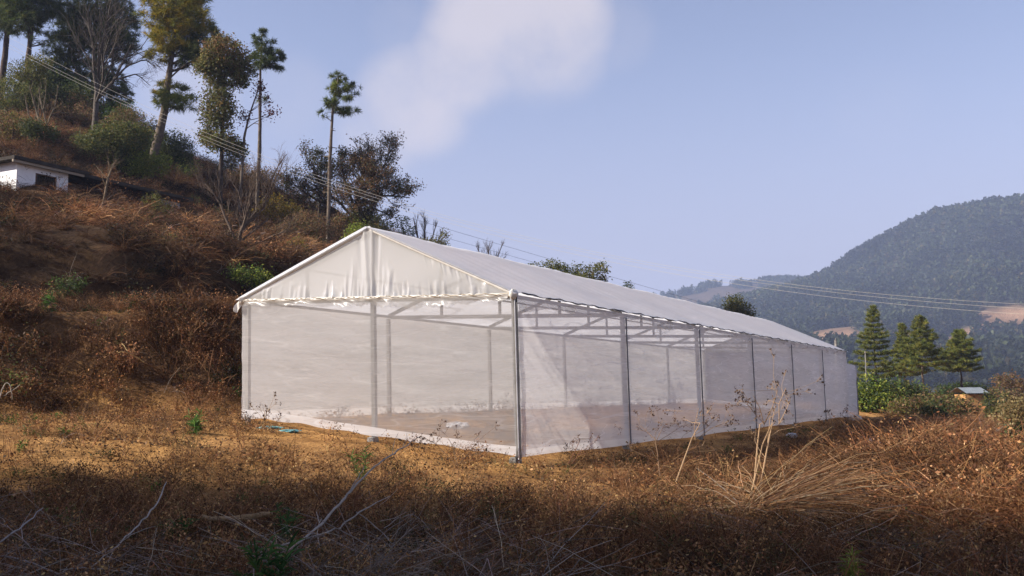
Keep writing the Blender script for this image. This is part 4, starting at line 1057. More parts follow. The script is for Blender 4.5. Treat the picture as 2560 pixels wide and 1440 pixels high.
# shrubs on the hillside: (label, px, py, rx, ry, Y, colours, leaf, density)
YG = [(0.22, 0.26, 0.036), (0.15, 0.20, 0.032), (0.30, 0.31, 0.06)]
MG = [(0.06, 0.10, 0.026), (0.085, 0.13, 0.03), (0.045, 0.07, 0.024)]
DG = [(0.06, 0.08, 0.028), (0.08, 0.095, 0.03), (0.10, 0.105, 0.036)]
YEL = [(0.34, 0.21, 0.03), (0.26, 0.20, 0.04), (0.17, 0.15, 0.035), (0.13, 0.075, 0.03)]
OLV = [(0.14, 0.145, 0.036), (0.10, 0.11, 0.034), (0.18, 0.15, 0.042)]
SH = [('bright yellow green shrub below the leaning golden pine', [(340, 405, 26, 22), (365, 415, 30, 26), (345, 430, 26, 18), (400, 410, 20, 18)], YG, .13, 1.0, None),
      ('dark rounded evergreen shrub at the foot of the golden pine', [(420, 375, 46, 34), (450, 385, 30, 28), (395, 365, 30, 22)], DG, .13, 1.0, None),
      ('fresh green shrub right of the dark rounded evergreen', [(470, 425, 22, 20), (458, 412, 16, 16)], YG + MG, .13, 1.0, None),
      ('wide olive green thicket above the long hut roof', [(255, 370, 50, 40), (300, 350, 46, 34), (215, 375, 26, 32), (310, 390, 40, 30), (330, 335, 40, 22)], OLV + DG, .14, 1.0, None),
      ('green young conifer beside the foot of the bare grey tree', [(285, 295, 40, 26), (300, 275, 26, 20)], MG, .13, 1.0, 69),
      ('yellowish young pine below the second pine', [(75, 180, 36, 28), (55, 205, 34, 26), (100, 160, 20, 20)], OLV, .13, .8, 68),
      ('dull green thicket on the crest under the two leftmost pines', [(40, 240, 40, 30), (75, 255, 36, 26), (20, 270, 30, 18)], OLV + DG, .13, .8, 66),
      ('dark green understorey bush below the tiered pine', [(150, 262, 46, 26), (190, 250, 40, 26), (130, 240, 34, 22)], DG, .14, .9, 70),
      ('reddish brown thicket of saplings under the middle pines', [(110, 285, 40, 30), (150, 305, 44, 26), (195, 300, 40, 26)], BRN, .12, .7, 67),
      ('low dark bush at the foot of the pale sapling stems', [(100, 335, 34, 18), (85, 325, 24, 16)], DG, .12, 1.0, None),
      ('yellow autumn shrub on the slope right of the broad leafless tree', [(690, 520, 34, 22), (730, 535, 30, 22), (660, 540, 26, 18), (740, 560, 26, 16)], YEL, .12, .8, None),
      ('rust brown bush below the yellow autumn shrub', [(770, 560, 40, 24), (720, 590, 40, 22), (800, 590, 36, 24)], BRN, .11, .8, None),
      ('bright green shrub just left of the greenhouse ridge peak', [(888, 583, 18, 18), (900, 575, 10, 10)], YG, .12, 1.1, 57),
      ('green creeper patch on the terrace edge beneath the broad leafless tree', [(625, 688, 34, 14), (650, 705, 30, 12), (590, 680, 16, 9)], YG + MG, .09, .9, None),
      ('dim green bush in the dark bank above the upper terrace', [(165, 720, 28, 22), (145, 735, 20, 14), (190, 705, 16, 14)], DG + MG, .085, .7, None),
      ('mixed dark shrub below the crest between the broadleaf tree and the thin pine', [(590, 410, 30, 16), (560, 425, 34, 18)], DG + BRN, .12, .7, None),
      ('olive shrub beside the long hut roof end', [(385, 500, 16, 14), (400, 520, 20, 12)], OLV, .10, .8, 47),
      ('brown and green undergrowth filling the crest between the bare grey tree and the golden pine', [(320, 300, 36, 24), (350, 320, 36, 24), (290, 320, 36, 24), (375, 335, 26, 18)], BRN + OLV, .13, .8, 66),
      ('dark green undergrowth behind the slim pine', [(250, 300, 40, 30), (215, 290, 34, 30), (185, 285, 30, 26)], DG + OLV, .14, .9, 71),
      ('russet undergrowth on the crest between the broadleaf tree and the solitary pine', [(680, 450, 40, 20), (630, 440, 36, 20), (730, 480, 36, 22), (770, 500, 30, 20)], BRN, .12, .7, None),
      ('dull green undergrowth at the left edge above the hut', [(20, 300, 40, 16), (60, 320, 40, 16), (10, 330, 36, 14)], OLV + BRN, .12, .6, None),
      ('deep green undergrowth filling the crest under the tiered pine', [(110, 190, 40, 34), (140, 215, 40, 30), (185, 240, 40, 30), (90, 225, 36, 26)], MG + DG, .15, .9, 72),
      ('olive sapling thicket behind the pale sapling stems', [(95, 260, 46, 30), (145, 265, 44, 30), (50, 265, 40, 26), (190, 275, 40, 26)], OLV + BRN, .13, .8, 69),
      ('small yellow leaved bush low on the slope near the gable', [(735, 610, 22, 14), (760, 630, 18, 12)], YEL + OLV, .10, .7, None),
      ('dense mid green shrub beside the far corner of the greenhouse', [(2165, 985, 30, 36), (2195, 1000, 36, 34), (2150, 1010, 26, 30)], MG + YG, .16, 1.3, 55),
      ('rounded green shrub in front of the pointed pine', [(2245, 985, 36, 26), (2270, 1000, 34, 26), (2300, 985, 26, 14)], MG + OLV, .16, 1.3, 57),
      ('flat topped dark green tree above the mud walled hut', [(2420, 975, 38, 12), (2455, 985, 30, 14), (2385, 980, 26, 10)], MG + DG, .17, 1.2, 80),
      ('greyish brown bush between the green shrubs and the mud walled hut', [(2290, 1025, 44, 24), (2340, 1015, 40, 22), (2380, 1020, 36, 22)], BRN + OLV, .14, 1.0, 50),
      ('small dark green bush in the middle of the brown field scrub', [(2335, 1020, 20, 14), (2345, 1035, 22, 12)], DG, .12, 1.2, 47),
      ('dark bush right of the mud walled hut', [(2485, 1010, 24, 20), (2500, 1030, 24, 18)], DG + OLV, .14, 1.1, 55),
      ('tall brown thicket against the valley at the right edge', [(2530, 980, 34, 36), (2560, 1000, 34, 40)], BRN, .14, 1.0, 62),
      ('pale straw coloured bush at the right edge', [(2520, 1035, 26, 26), (2545, 1060, 24, 24), (2550, 1020, 22, 20)], [(0.28, 0.21, 0.09), (0.22, 0.165, 0.07), (0.33, 0.25, 0.12)], .12, 1.2, 34),
      ('dark leafy bush low at the right edge', [(2556, 1100, 16, 26), (2545, 1085, 12, 16)], DG, .09, 1.2, 22)]
for k, (lab, bl, cc, lf, dn, Y) in enumerate(SH):
    cx = sum(b[0] for b in bl) / len(bl); by = max(b[1] + b[3] for b in bl)
    if Y is None: Y = (hit(cx, by) or 60) - 1.2
    bl = [(cx + (a - cx) * 1.1, b_, c_ * 1.35, d_ * 1.35) for a, b_, c_, d_ in bl]
    tree('shrub', lab, [(cx, by + 6, 5), (cx + 2, by - 20, 3)], [(*b, None, 1.0) for b in bl], Y, 'leaf', cc, BARKP, dens=dn, leaf=lf, cat='shrub', group='shrubs on the hillside' if cx < 1200 else 'shrubs in the field past the greenhouse', seed=200 + k, parts=('stem', 'foliage'))
# orange tussock above the hut and pale sapling stems
def clump_thing(name, label, px, py, Y, mb_fn, cat, mat=M_DRY, part_='blades', group=None):
    c = at(px, py, Y); c[2] = G1(c[0], c[1])
    r_ = thing(name, label, cat, c, group)
    mb = MB(); v, q, cc = mb_fn()
    mb.add(v + c, q, cc); mb.build(part_, mat, r_)
    return r_
Y = hit(415, 470) or 50
clump_thing('grass_tussock', 'rounded orange grass tussock above the end of the long hut roof', 415, 470, Y, lambda: brush_proto(420, 1.7, 0.02, ORANGE + GOLD, 0.5, 0.35, 0.45, 0.8, 6, 1), 'grass tussock')
for k, (px, py, t, lab) in enumerate(((108, 342, 262, 'thin pale sapling stem left of the bare grey tree'), (90, 318, 285, 'slightly darker sapling stem nearest the left edge'), (128, 345, 270, 'slim sapling stem right of the thin pale one'))):
    Y = hit(px, py) or 60
    bare_tree('sapling', lab, [[(px, py, 8 - k), (px - 8, (py + t) / 2, 6 - k), (px - 18, t, 3), (px - 25, t - 45, 1.5)], [(px - 8, (py + t) / 2, 3), (px + 10, t - 10, 2), (px + 16, t - 60, 1)]], Y, [(0.19, 0.15, 0.10)], 2, 0.35, 0.4, cat='sapling', seed=60 + k, nb=2)
bare_tree('bare_shrub', 'pale leafless sapling leaning in front of the long hut', [[(255, 470, 6), (270, 440, 5), (290, 400, 2)], [(268, 445, 3), (240, 415, 2)], [(272, 440, 3), (300, 425, 1.5)]], 42, [(0.20, 0.145, 0.09)], 3, 0.4, 0.3, cat='shrub', seed=70, nb=3)
#SECTION objects
# ------------------------------------------------------------------ hut on the hillside
HY = 45.0
hc = at(43, 400, HY)
hd = np.array([0.465, 0.885, 0.0]); hw = np.array([-0.885, 0.465, 0.0])
zt = hc[2] - 0.06
hz = min(G1(hc[0] + hd[0] * a + hw[0] * b, hc[1] + hd[1] * a + hw[1] * b) for a in (0, 10) for b in (0, 4)) - 0.4
hut = thing('hut', 'whitewashed flat roofed hut with a barred window on the hillside', 'hut', (hc[0], hc[1], hz))
def hp(a, b, z): return hc * np.array([1, 1, 0]) + hd * a + hw * b + np.array([0, 0, z])
WHT = (0.88, 0.87, 0.86)
def hwall(m):
    # front wing walls with a window opening (a: along the front, b: into the hill)
    def box(a0, a1, b0, b1, z0, z1, c=WHT):
        V = [hp(a, b, z) for z in (z0, z1) for a, b in ((a0, b0), (a1, b0), (a1, b1), (a0, b1))]
        m.add(V, [(0, 1, 5, 4), (1, 2, 6, 5), (2, 3, 7, 6), (3, 0, 4, 7), (4, 5, 6, 7), (3, 2, 1, 0)], np.array(c, float))
    wz0, wz1, a0, a1 = zt - 0.98, zt - 0.36, 0.98, 2.10
    box(0, a0, 0, 0.22, hz, zt); box(a1, 2.75, 0, 0.22, hz, zt); box(a0, a1, 0, 0.22, hz, wz0); box(a0, a1, 0, 0.22, wz1, zt)
    box(0, 0.22, 0.22, 3.6, hz, zt)                # gable end
    box(2.53, 2.75, 0.22, 1.4, hz, zt)
    box(0.22, 2.53, 3.38, 3.6, hz, zt)
    box(2.75, 9.2, 1.4, 1.62, hz, zt - 0.12, (0.20, 0.18, 0.16))
    box(9.2, 10.6, 0.75, 1.62, hz, zt - 0.12, (0.42, 0.41, 0.40))
part('wall', hwall, M_PLASTER, hut)
def hroof(m):
    A = np.linspace(-0.45, 11.0, 40)
    rg = np.random.default_rng(3)
    for b0, b1, aa in ((-0.42, 4.0, (-0.45, 3.6)), (0.10, 4.0, (3.6, 11.0))):
        a0, a1 = aa
        V = [hp(a, b, z) for z in (zt, zt + 0.16) for a, b in ((a0, b0), (a1, b0), (a1, b1), (a0, b1))]
        m.add(V, [(0, 1, 5, 4), (1, 2, 6, 5), (2, 3, 7, 6), (3, 0, 4, 7), (4, 5, 6, 7), (3, 2, 1, 0)], np.array((0.045, 0.038, 0.032)))
rf = part('roof', hroof, M_CONC, hut)
part('roof_beam', lambda m: [m.bar(hp(-0.44, b, zt - 0.07), hp(3.4, b, zt - 0.07), 0.10, 0.12, (0.30, 0.25, 0.19)) for b in (-0.3, 3.75)], M_PLASTER, rf)
wn = part('window', lambda m: [m.bar(hp(0.98, 0.03, zt - 0.36 - 0.03), hp(2.10, 0.03, zt - 0.39), 0.10, 0.06, (0.13, 0.08, 0.05)), m.bar(hp(0.98, 0.03, zt - 0.95), hp(2.10, 0.03, zt - 0.95), 0.10, 0.06, (0.13, 0.08, 0.05)),
                               m.bar(hp(1.01, 0.03, zt - 0.92), hp(1.01, 0.03, zt - 0.42), 0.10, 0.06, (0.13, 0.08, 0.05)), m.bar(hp(2.07, 0.03, zt - 0.92), hp(2.07, 0.03, zt - 0.42), 0.10, 0.06, (0.13, 0.08, 0.05))], M_WOOD, hut)
part('window_bars', lambda m: [m.tube([hp(a, 0.06, zt - 0.92), hp(a, 0.06, zt - 0.42)], 0.012, (0.06, 0.05, 0.045), 5) for a in np.linspace(1.12, 1.96, 8)], M_STEEL, wn)
# ------------------------------------------------------------------ mud walled hut in the field
mh = at(2440, 1000, 62); mzb = G1(mh[0], 62) - 0.3
mud = thing('mud_hut', 'small orange mud walled hut with tin roof among the bushes on the right', 'hut', (mh[0], 62, mzb))
def mbox(m, x0, x1, y0, y1, z0, z1, c):
    V = [(mh[0] + x, 62 + y, z) for z in (z0, z1) for x, y in ((x0, y0), (x1, y0), (x1, y1), (x0, y1))]
    m.add(V, [(0, 1, 5, 4), (1, 2, 6, 5), (2, 3, 7, 6), (3, 0, 4, 7), (4, 5, 6, 7), (3, 2, 1, 0)], np.array(c, float))
mt = at(2440, 986, 62)[2]
part('wall', lambda m: mbox(m, -0.62, 0.52, 0, 1.6, mzb, mt, (0.42, 0.23, 0.09)), M_PLASTER, mud)
part('door', lambda m: mbox(m, 0.54, 0.60, 0.2, 0.9, mzb, mt - 0.15, (0.25, 0.30, 0.36)), M_STEEL, mud)
def mroof(m):
    V = []
    for i, x in enumerate(np.linspace(-0.75, 0.75, 40)):
        V.append([(mh[0] + x, 62 - 0.35 + 2.3 * t, mt + 0.08 + 0.38 * (1 - abs(t - 0.55) / 0.55) + 0.02 * math.cos(i * 2.2)) for t in np.linspace(0, 1, 9)])
    V = np.array(V)
    m.grid(V, np.array((0.15, 0.17, 0.19))); m.grid(V[::-1] - np.array([0, 0, 0.03]), np.array((0.10, 0.10, 0.11)))
part('roof', mroof, M_STEEL, mud)
# ------------------------------------------------------------------ poles and wires
def pole(label, px, ptop, Y, w):
    a = at(px, ptop, Y)
    b = np.array([a[0], Y, G1(a[0], Y) - 0.3])
    r_ = thing('utility_pole', label, 'utility pole', b, 'utility poles past the greenhouse')
    part('shaft', lambda m: m.tube([b, (a + b) / 2, a], [w * 1.2, w, w * 0.85], (0.19, 0.175, 0.155), 10), M_CONC, r_, True)
    part('insulator', lambda m: m.tube([a, a + np.array([0, 0, 0.06]), a + np.array([0, 0, 0.16])], [0.03, 0.045, 0.02], (0.20, 0.17, 0.15), 8), M_STEEL, r_)
pole('concrete utility pole top showing just over the far end of the roof', 2089, 850, 85, 0.12)
pole('slim pale utility pole in front of the tall pointed pine', 2163, 884, 66, 0.035)
def wire(label, P, r=0.012, c=(0.50, 0.46, 0.40), g='overhead wires'):
    pp = np.array([at(*p) for p in P])
    s = np.r_[0, np.cumsum(np.linalg.norm(np.diff(pp[:, :2], axis=0), axis=1))]
    q = np.linspace(0, s[-1], 90)
    # smooth quadratic through three points keeps the sag
    co = [np.polyfit(s, pp[:, k], 2 if len(pp) > 2 else 1) for k in range(3)]
    T = np.stack([np.polyval(cc, q) for cc in co], -1)
    mb = MB(); mb.tube(T, r, c, 5, False)
    tag(mb.build('overhead_wire', M_WIRE), label, 'wire', g)
wire('highest pale overhead wire crossing the sky down to the right edge', [(20, 92, 52), (1300, 588, 44), (2700, 766, 36)], 0.0055)
wire('overhead wire running just below and beside the highest one', [(20, 110, 52), (1300, 594, 44.3), (2700, 778, 36.3)], 0.0055)
wire('lower of the pale overhead wires in front of the mountain', [(20, 118, 51), (1300, 604, 43.5), (2700, 793, 35.5)], 0.0055)
wire('dark overhead wire skimming the roof line towards the far pole', [(940, 520, 70), (1640, 724, 77), (2089, 850, 85)], 0.010, (0.10, 0.10, 0.12))
wire('dark overhead wire just under the one skimming the roof line', [(940, 545, 70), (1640, 739, 77), (2089, 856, 85)], 0.009, (0.10, 0.10, 0.12))
# ------------------------------------------------------------------ dead branches, log, tall stalks near the viewpoint
def ground_line(P, lift=0.0):
    return P
def branch(label, lines, Y, cols=(0.42, 0.36, 0.30), name='dead_branch', cat='branch', group='dead branches in the foreground', leaves_at=None):
    """lines: list of [(px,py,dY,width_px)...]; first is the main stem"""
    pp = np.array([at(a, b, Y + d) for a, b, d, w in lines[0]])
    r_ = thing(name, label, cat, (pp[0][0], pp[0][1], pp[0][2]), group)
    rg = np.random.default_rng(len(label))
    for k, ln in enumerate(lines):
        P = np.array([at(a, b, Y + d) for a, b, d, w in ln]); w = np.array([w * ppm(Y) / 2 * (1.0 if 'bamboo' in name else 0.5) for *_, w in ln])
        s = np.r_[0, np.cumsum(np.linalg.norm(np.diff(P, axis=0), axis=1))]
        q = np.linspace(0, s[-1], max(8, int(s[-1] / 0.08)))
        T = np.stack([np.interp(q, s, P[:, j]) for j in range(3)], -1)
        kk = np.ones(5) / 5
        T2 = T.copy()
        for j in range(3): T2[2:-2, j] = np.convolve(T[:, j], kk, 'valid')
        T2[1:-1] += rg.normal(0, 0.006, T2[1:-1].shape)
        mb = MB(); mb.tube(T2, np.interp(q, s, w) * (1 + 0.08 * rg.normal(size=len(q))), np.array(cols) * rg.uniform(0.62, 0.85), 6)
        mb.build('stem' if k == 0 else 'twig', M_WOOD, r_, True)
    if leaves_at:
        mb = MB()
        P = np.array([at(a, b, Y + d) for a, b, d in leaves_at])
        P = np.repeat(P, 3, 0) + rg.normal(0, 0.02, (len(P) * 3, 3))
        mb.leaves(P, 0.06, pal([(0.12, 0.075, 0.045)], len(P), rg), 0.4, 0.8, rg); mb.build('withered_leaves', M_LEAF, r_)
    return r_
branch('long forked bleached branch rising in front of the greenhouse front net', [[(720, 1378, -1.4, 9), (800, 1315, -.9, 12), (865, 1240, -.3, 12), (925, 1175, .3, 10), (985, 1132, .9, 8), (1020, 1112, 1.2, 6), (1040, 1095, 1.4, 4), (1052, 1093, 1.5, 2)],
        [(700, 1365, -1.3, 8), (760, 1348, -1.1, 10), (840, 1325, -.6, 9), (915, 1270, 0, 7), (960, 1248, .3, 5), (975, 1240, .4, 3)], [(870, 1232, -.25, 6), (895, 1200, 0, 5), (910, 1165, .2, 3)], [(980, 1136, .9, 4), (985, 1110, 1, 3), (996, 1082, 1.1, 2)], [(1008, 1118, 1.1, 4), (1015, 1100, 1.2, 3), (1018, 1082, 1.3, 2)], [(1050, 1093, 1.5, 2), (1054, 1105, 1.5, 2), (1056, 1118, 1.5, 1.5)],
        [(890, 1280, -.1, 5), (960, 1330, -.2, 5), (1000, 1390, -.6, 4)], [(960, 1320, -.2, 4), (1020, 1280, .2, 4), (1045, 1290, .3, 4), (1080, 1330, .1, 3)]], 10.2, leaves_at=[(1004, 1100, 1.1), (1054, 1110, 1.5), (1030, 1105, 1.3)])
branch('curved pale stick with an upturned tip at the left of the foreground', [[(225, 1420, -.8, 5), (290, 1365, -.5, 7), (345, 1315, -.1, 8), (385, 1270, .2, 9), (405, 1235, .5, 8), (416, 1205, .7, 5)], [(300, 1352, -.4, 4), (350, 1325, -.2, 3), (390, 1315, 0, 2)]], 8.9, (0.48, 0.42, 0.36))
branch('straight pale stick entering from the left edge', [[(-30, 1378, -.5, 9), (40, 1328, 0, 9), (80, 1298, .3, 7), (108, 1270, .5, 4)]], 8.6, (0.46, 0.41, 0.38))
branch('thick grey stick sloping down along the bottom left corner', [[(-20, 1383, .2, 11), (70, 1402, 0, 11), (140, 1432, -.3, 10), (200, 1465, -.5, 8)]], 8.0, (0.34, 0.29, 0.26))
branch('thin arched pale twig along the bottom edge left of the green plant', [[(150, 1425, -.2, 5), (220, 1418, 0, 6), (290, 1422, 0, 6), (370, 1440, -.2, 5)]], 7.8, (0.42, 0.37, 0.32))
branch('bent pale reed poking out of the weeds at the left edge', [[(-5, 1010, 0, 5), (5, 975, 0, 5), (8, 952, 0, 5), (28, 950, 0, 4), (30, 1000, 0, 3)], [(8, 990, 0, 4), (50, 962, 0, 3)]], 19.5, (0.48, 0.44, 0.36), 'dead_reed', 'reed')
branch('flat golden reed leaning on the dark bank left of the greenhouse', [[(360, 905, .6, 6), (335, 888, .3, 5), (312, 876, 0, 4), (296, 882, 0, 3)], [(318, 878, 0, 4), (305, 858, .2, 3)]], 23.3, (0.50, 0.36, 0.16), 'dead_reed', 'reed')
# fallen bamboo stem
bl = branch('short fallen bamboo stem with joints lying in the weeds', [[(505, 1292, 0, 13), (545, 1302, 0, 16), (610, 1297, 0.05, 17), (660, 1288, 0.1, 15), (682, 1284, .12, 6)]], 10.6, (0.40, 0.26, 0.13), 'fallen_bamboo', 'bamboo', group=None)
# tall dry herbs beside the long wall
def herb(label, stems, Y, cols, heads, group='tall dry herbs beside the greenhouse', hs=0.028):
    P0 = at(stems[0][0][0], stems[0][0][1], Y)
    r_ = thing('dry_herb', label, 'dry herb', (P0[0], P0[1], P0[2]), group)
    rg = np.random.default_rng(len(label) * 7)
    mb, hb = MB(), MB()
    for st in stems:
        P = np.array([at(a, b, Y) for a, b, w in st]); w = np.array([w * ppm(Y) / 2 * 0.62 for *_, w in st])
        P[:, 1] += np.linspace(0, rg.normal(0, 0.25), len(P))
        s = np.r_[0, np.cumsum(np.linalg.norm(np.diff(P, axis=0), axis=1))]
        q = np.linspace(0, s[-1], 14)
        T = np.stack([np.interp(q, s, P[:, j]) for j in range(3)], -1)
        mb.tube(T, np.interp(q, s, w), cols, 5)
        if not heads: continue
        for _ in range(heads):
            i = rg.integers(5, 14)
            d = (T[-1] - T[-4]); d /= np.linalg.norm(d)
            d = d + rg.normal(0, 0.55, 3); d[2] = abs(d[2]) * 0.7; d /= np.linalg.norm(d)
            L = rg.uniform(0.15, 0.5)
            q2 = np.array([T[i], T[i] + d * L * .5 + rg.normal(0, 0.02, 3), T[i] + d * L])
            mb.tube(q2, [w[-1] * 0.8, w[-1] * 0.6, w[-1] * 0.5], np.array(cols) * 0.8, 3, False)
            for _ in range(3):
                d2 = d + rg.normal(0, 0.5, 3); d2 /= np.linalg.norm(d2)
                e = q2[2] + d2 * rg.uniform(0.04, 0.14)
                mb.tube(np.array([q2[2], e]), [0.003, 0.002], np.array(cols) * 0.7, 3, False)
                hb.leaves(np.repeat(e[None], 4, 0) + rg.normal(0, 0.012, (4, 3)), hs, pal([(0.10, 0.06, 0.04)], 4, rg), 0.8, 0, rg)
    if hb.n: mb.add(*hb.arrays())
    mb.build('stalks', M_DRY, r_)
    
    return r_
TANS = (0.46, 0.30, 0.17)
herb('tallest dry herb with three pale stalks and branching seed heads before the long wall', [[(1868, 1300, 8), (1890, 1200, 7), (1900, 1120, 6), (1910, 1062, 4)], [(1862, 1290, 7), (1884, 1190, 6), (1896, 1110, 5), (1912, 1060, 3)], [(1885, 1290, 8), (1910, 1200, 7), (1930, 1120, 6), (1948, 1060, 4)],
      [(1910, 1062, 4), (1890, 1020, 3), (1865, 990, 2)], [(1910, 1062, 4), (1918, 1020, 3), (1920, 975, 2)], [(1948, 1060, 4), (1975, 1020, 3), (1990, 1000, 2)], [(1948, 1060, 4), (1945, 1010, 3), (1960, 970, 2)], [(1912, 1060, 3), (1885, 1040, 2), (1855, 1010, 2)]], 13.5, TANS, 4)
herb('shorter bent dry herb with a pale snapped stalk left of the tallest one', [[(1690, 1205, 6), (1715, 1150, 6), (1738, 1100, 4), (1765, 1060, 3)], [(1738, 1100, 3), (1780, 1070, 2), (1820, 1055, 1.5)], [(1738, 1100, 3), (1735, 1065, 2), (1745, 1020, 1.5)]], 14.5, TANS, 5)
herb('low spreading dry herb with dark seed heads left of the bent one', [[(1650, 1190, 5), (1645, 1130, 4), (1640, 1095, 3)], [(1640, 1100, 3), (1615, 1075, 2), (1605, 1065, 1.5)], [(1642, 1100, 3), (1660, 1070, 2), (1672, 1060, 1.5)], [(1642, 1105, 2), (1690, 1080, 2), (1715, 1068, 1.5)]], 15.5, (0.24, 0.15, 0.09), 5)
herb('dry herb with rusty seed heads at the front net below its left corner', [[(655, 1085, 4), (652, 1050, 3), (645, 1030, 2)], [(658, 1085, 4), (668, 1055, 3), (672, 1025, 2)], [(662, 1085, 3), (680, 1060, 2), (690, 1045, 2)]], 20.2, (0.32, 0.20, 0.09), 6, hs=0.035)
herb('dark dry herb cluster beside the near corner of the front net', [[(1145, 1165, 4), (1132, 1120, 3), (1125, 1105, 2)], [(1145, 1165, 4), (1178, 1125, 3), (1190, 1108, 2)], [(1145, 1165, 3), (1105, 1125, 2), (1090, 1110, 2)]], 16.2, (0.20, 0.13, 0.08), 6, hs=0.03)
herb('reddish dry herb by the long wall right of the near corner', [[(1420, 1160, 3), (1440, 1130, 3), (1455, 1100, 2)], [(1430, 1160, 3), (1455, 1120, 2)]], 17.5, (0.22, 0.10, 0.06), 4)
herb('dry herb in front of the far end of the long wall', [[(2090, 1085, 4), (2085, 1065, 3), (2080, 1050, 2)], [(2100, 1085, 3), (2108, 1060, 2), (2112, 1045, 2)]], 30, (0.25, 0.16, 0.10), 6, hs=0.05)
# big arching grass bunch
c0 = at(1905, 1300, 11.6); c0[2] = G1(c0[0], c0[1])
gb = thing('grass_bunch', 'large arching bunch of pale straw stems sweeping to the right', 'grass bunch', c0)
mb = MB()
PALE = [(0.44, 0.27, 0.14), (0.36, 0.20, 0.095), (0.48, 0.34, 0.21), (0.30, 0.145, 0.06), (0.34, 0.17, 0.07)]
for n_, L, le, az, sp_, dr, be in ((110, 1.35, 1.02, 0.10, 0.30, 0.22, 0.2), (70, 1.2, 0.95, 0.5, 0.35, 0.22, 0.2), (100, 1.45, 1.25, -0.5, 0.35, 0.22, 0.2), (50, 0.8, 1.1, 2.6, 0.6, 0.4, 0.3), (50, 0.9, 0.8, 0.9, 0.8, 0.3, 0.3)):
    P = strand_lines(n_, 0.28, L, le, be, dr, 8, dirpref=(az, sp_), lsd=0.16)
    P[..., 2] += 0.28; P[..., :2] *= 1.12
    mb.ribbons(P + c0, taper(n_, 8, 0.009, 0.003), pal(PALE, n_) * 0.9)
mb.build('straw', M_DRY, gb)
# green plants in the foreground
def green_plant(label, px, py, Y, L, n, cols, leaf, group='green plants in the weeds'):
    c = at(px, py, Y); c[2] = G1(c[0], c[1])
    r_ = thing('green_plant', label, 'plant', c, group)
    st, lf = MB(), MB()
    P = strand_lines(n, 0.05, L, 0.18, 0.08, 0.05, 6)
    st.ribbons(P + c, taper(n, 6, 0.012, 0.006), pal(cols, n))
    k = n * 34
    i, t = R.integers(0, n, k), R.uniform(0.6, 5, k); a = np.minimum(t.astype(int), 4); f = (t - a)[:, None]
    S = P[i, a] * (1 - f) + P[i, a + 1] * f
    d = R.normal(size=(k, 3)); d[:, 2] = d[:, 2] * 0.4 + 0.5; d /= np.linalg.norm(d, axis=1, keepdims=True)
    E_ = S + d * (leaf * R.uniform(0.6, 1.2, k))[:, None]
    M_ = (S + E_) / 2 + np.array([0, 0, 0.02])
    lf.ribbons(np.stack([S, M_, E_], 1) + c, np.tile([0.006, 0.014, 0.003], (k, 1)) * (leaf / 0.12), pal(cols, k, v=0.4))
    st.build('stem', M_LEAF, r_); lf.build('foliage', M_LEAF, r_)
DGR = [(0.06, 0.13, 0.035), (0.045, 0.10, 0.03), (0.09, 0.17, 0.04)]
green_plant('feathery dark green plant at the bottom beside the foot of the forked branch', 668, 1440, 7.7, 0.62, 9, DGR, 0.16)
green_plant('upright green weed right of the fallen bamboo stem', 722, 1320, 10.2, 0.62, 5, DGR, 0.11)
green_plant('leafy green weed below the upturned tip of the curved stick', 430, 1290, 10.4, 0.40, 7, DGR, 0.13)
green_plant('green weed on the sandy soil left of the greenhouse front', 490, 1100, 18.5, 0.45, 5, GREEN, 0.16)
green_plant('tall thin green weed before the middle of the greenhouse front', 905, 1165, 14.8, 0.62, 3, GREEN, 0.14)
green_plant('round green weed on the upper terrace at the left', 118, 832, 26.5, 0.5, 10, GREEN, 0.20)
green_plant('small bright green weed in the lower right corner', 2130, 1430, 8.3, 0.42, 6, YG, 0.10)
# ------------------------------------------------------------------ scraps around the greenhouse
def crumple(name, label, px, py, Y, sx, sz, col, cat, seed, mat=M_CLOTH, sy=None):
    c = at(px, py, Y); c[2] = G1(c[0], c[1])
    rg = np.random.default_rng(seed)
    th, ph = np.linspace(0, 2 * PI, 25), np.linspace(0.03, PI - 0.03, 15)
    T, P_ = np.meshgrid(th, ph)
    a = rg.uniform(0, 6, 6)
    rr = 1 + 0.18 * np.sin(3 * T + a[0]) * np.sin(P_) + 0.16 * np.sin(5 * T + 4 * P_ + a[1]) + 0.10 * np.sin(2 * T - 7 * P_ + a[2])
    rr[:, -1] = rr[:, 0]
    V = np.stack([rr * np.sin(P_) * np.cos(T) * sx, rr * np.sin(P_) * np.sin(T) * (sy or sx * 0.7), rr * np.cos(P_) * sz + sz * 0.6], -1) + c
    mb = MB(); mb.grid(V, np.array(col, float))
    return tag(mb.build(name, mat, None, mat is M_ROCK), label, cat)
crumple('white_bag', 'crumpled white plastic bag on the floor inside the greenhouse', 1145, 1052, 24.0, 0.26, 0.09, (0.75, 0.75, 0.77), 'plastic bag', 1)
crumple('turquoise_sheet', 'crumpled turquoise sheet pushed under the hem of the front net', 672, 1064, 20.55, 0.24, 0.035, (0.22, 0.52, 0.52), 'plastic sheet', 2, sy=0.14)
crumple('turquoise_sheet', 'smaller flat turquoise scrap right of the crumpled turquoise sheet', 722, 1080, 20.1, 0.20, 0.03, (0.20, 0.46, 0.48), 'plastic sheet', 3, sy=0.10)
crumple('pale_stone', 'pale stone beside the foot of the long wall', 1980, 1082, 30.0, 0.16, 0.09, (0.62, 0.60, 0.58), 'stone', 4, M_ROCK)
crumple('pale_stone', 'pale stone at the far corner of the greenhouse', 2141, 1066, 44.0, 0.24, 0.14, (0.60, 0.54, 0.46), 'stone', 5, M_ROCK)
crumple('pale_stone', 'whitish stone half hidden in the orange scrub', 2182, 1092, 27.0, 0.20, 0.14, (0.50, 0.48, 0.47), 'stone', 6, M_ROCK)
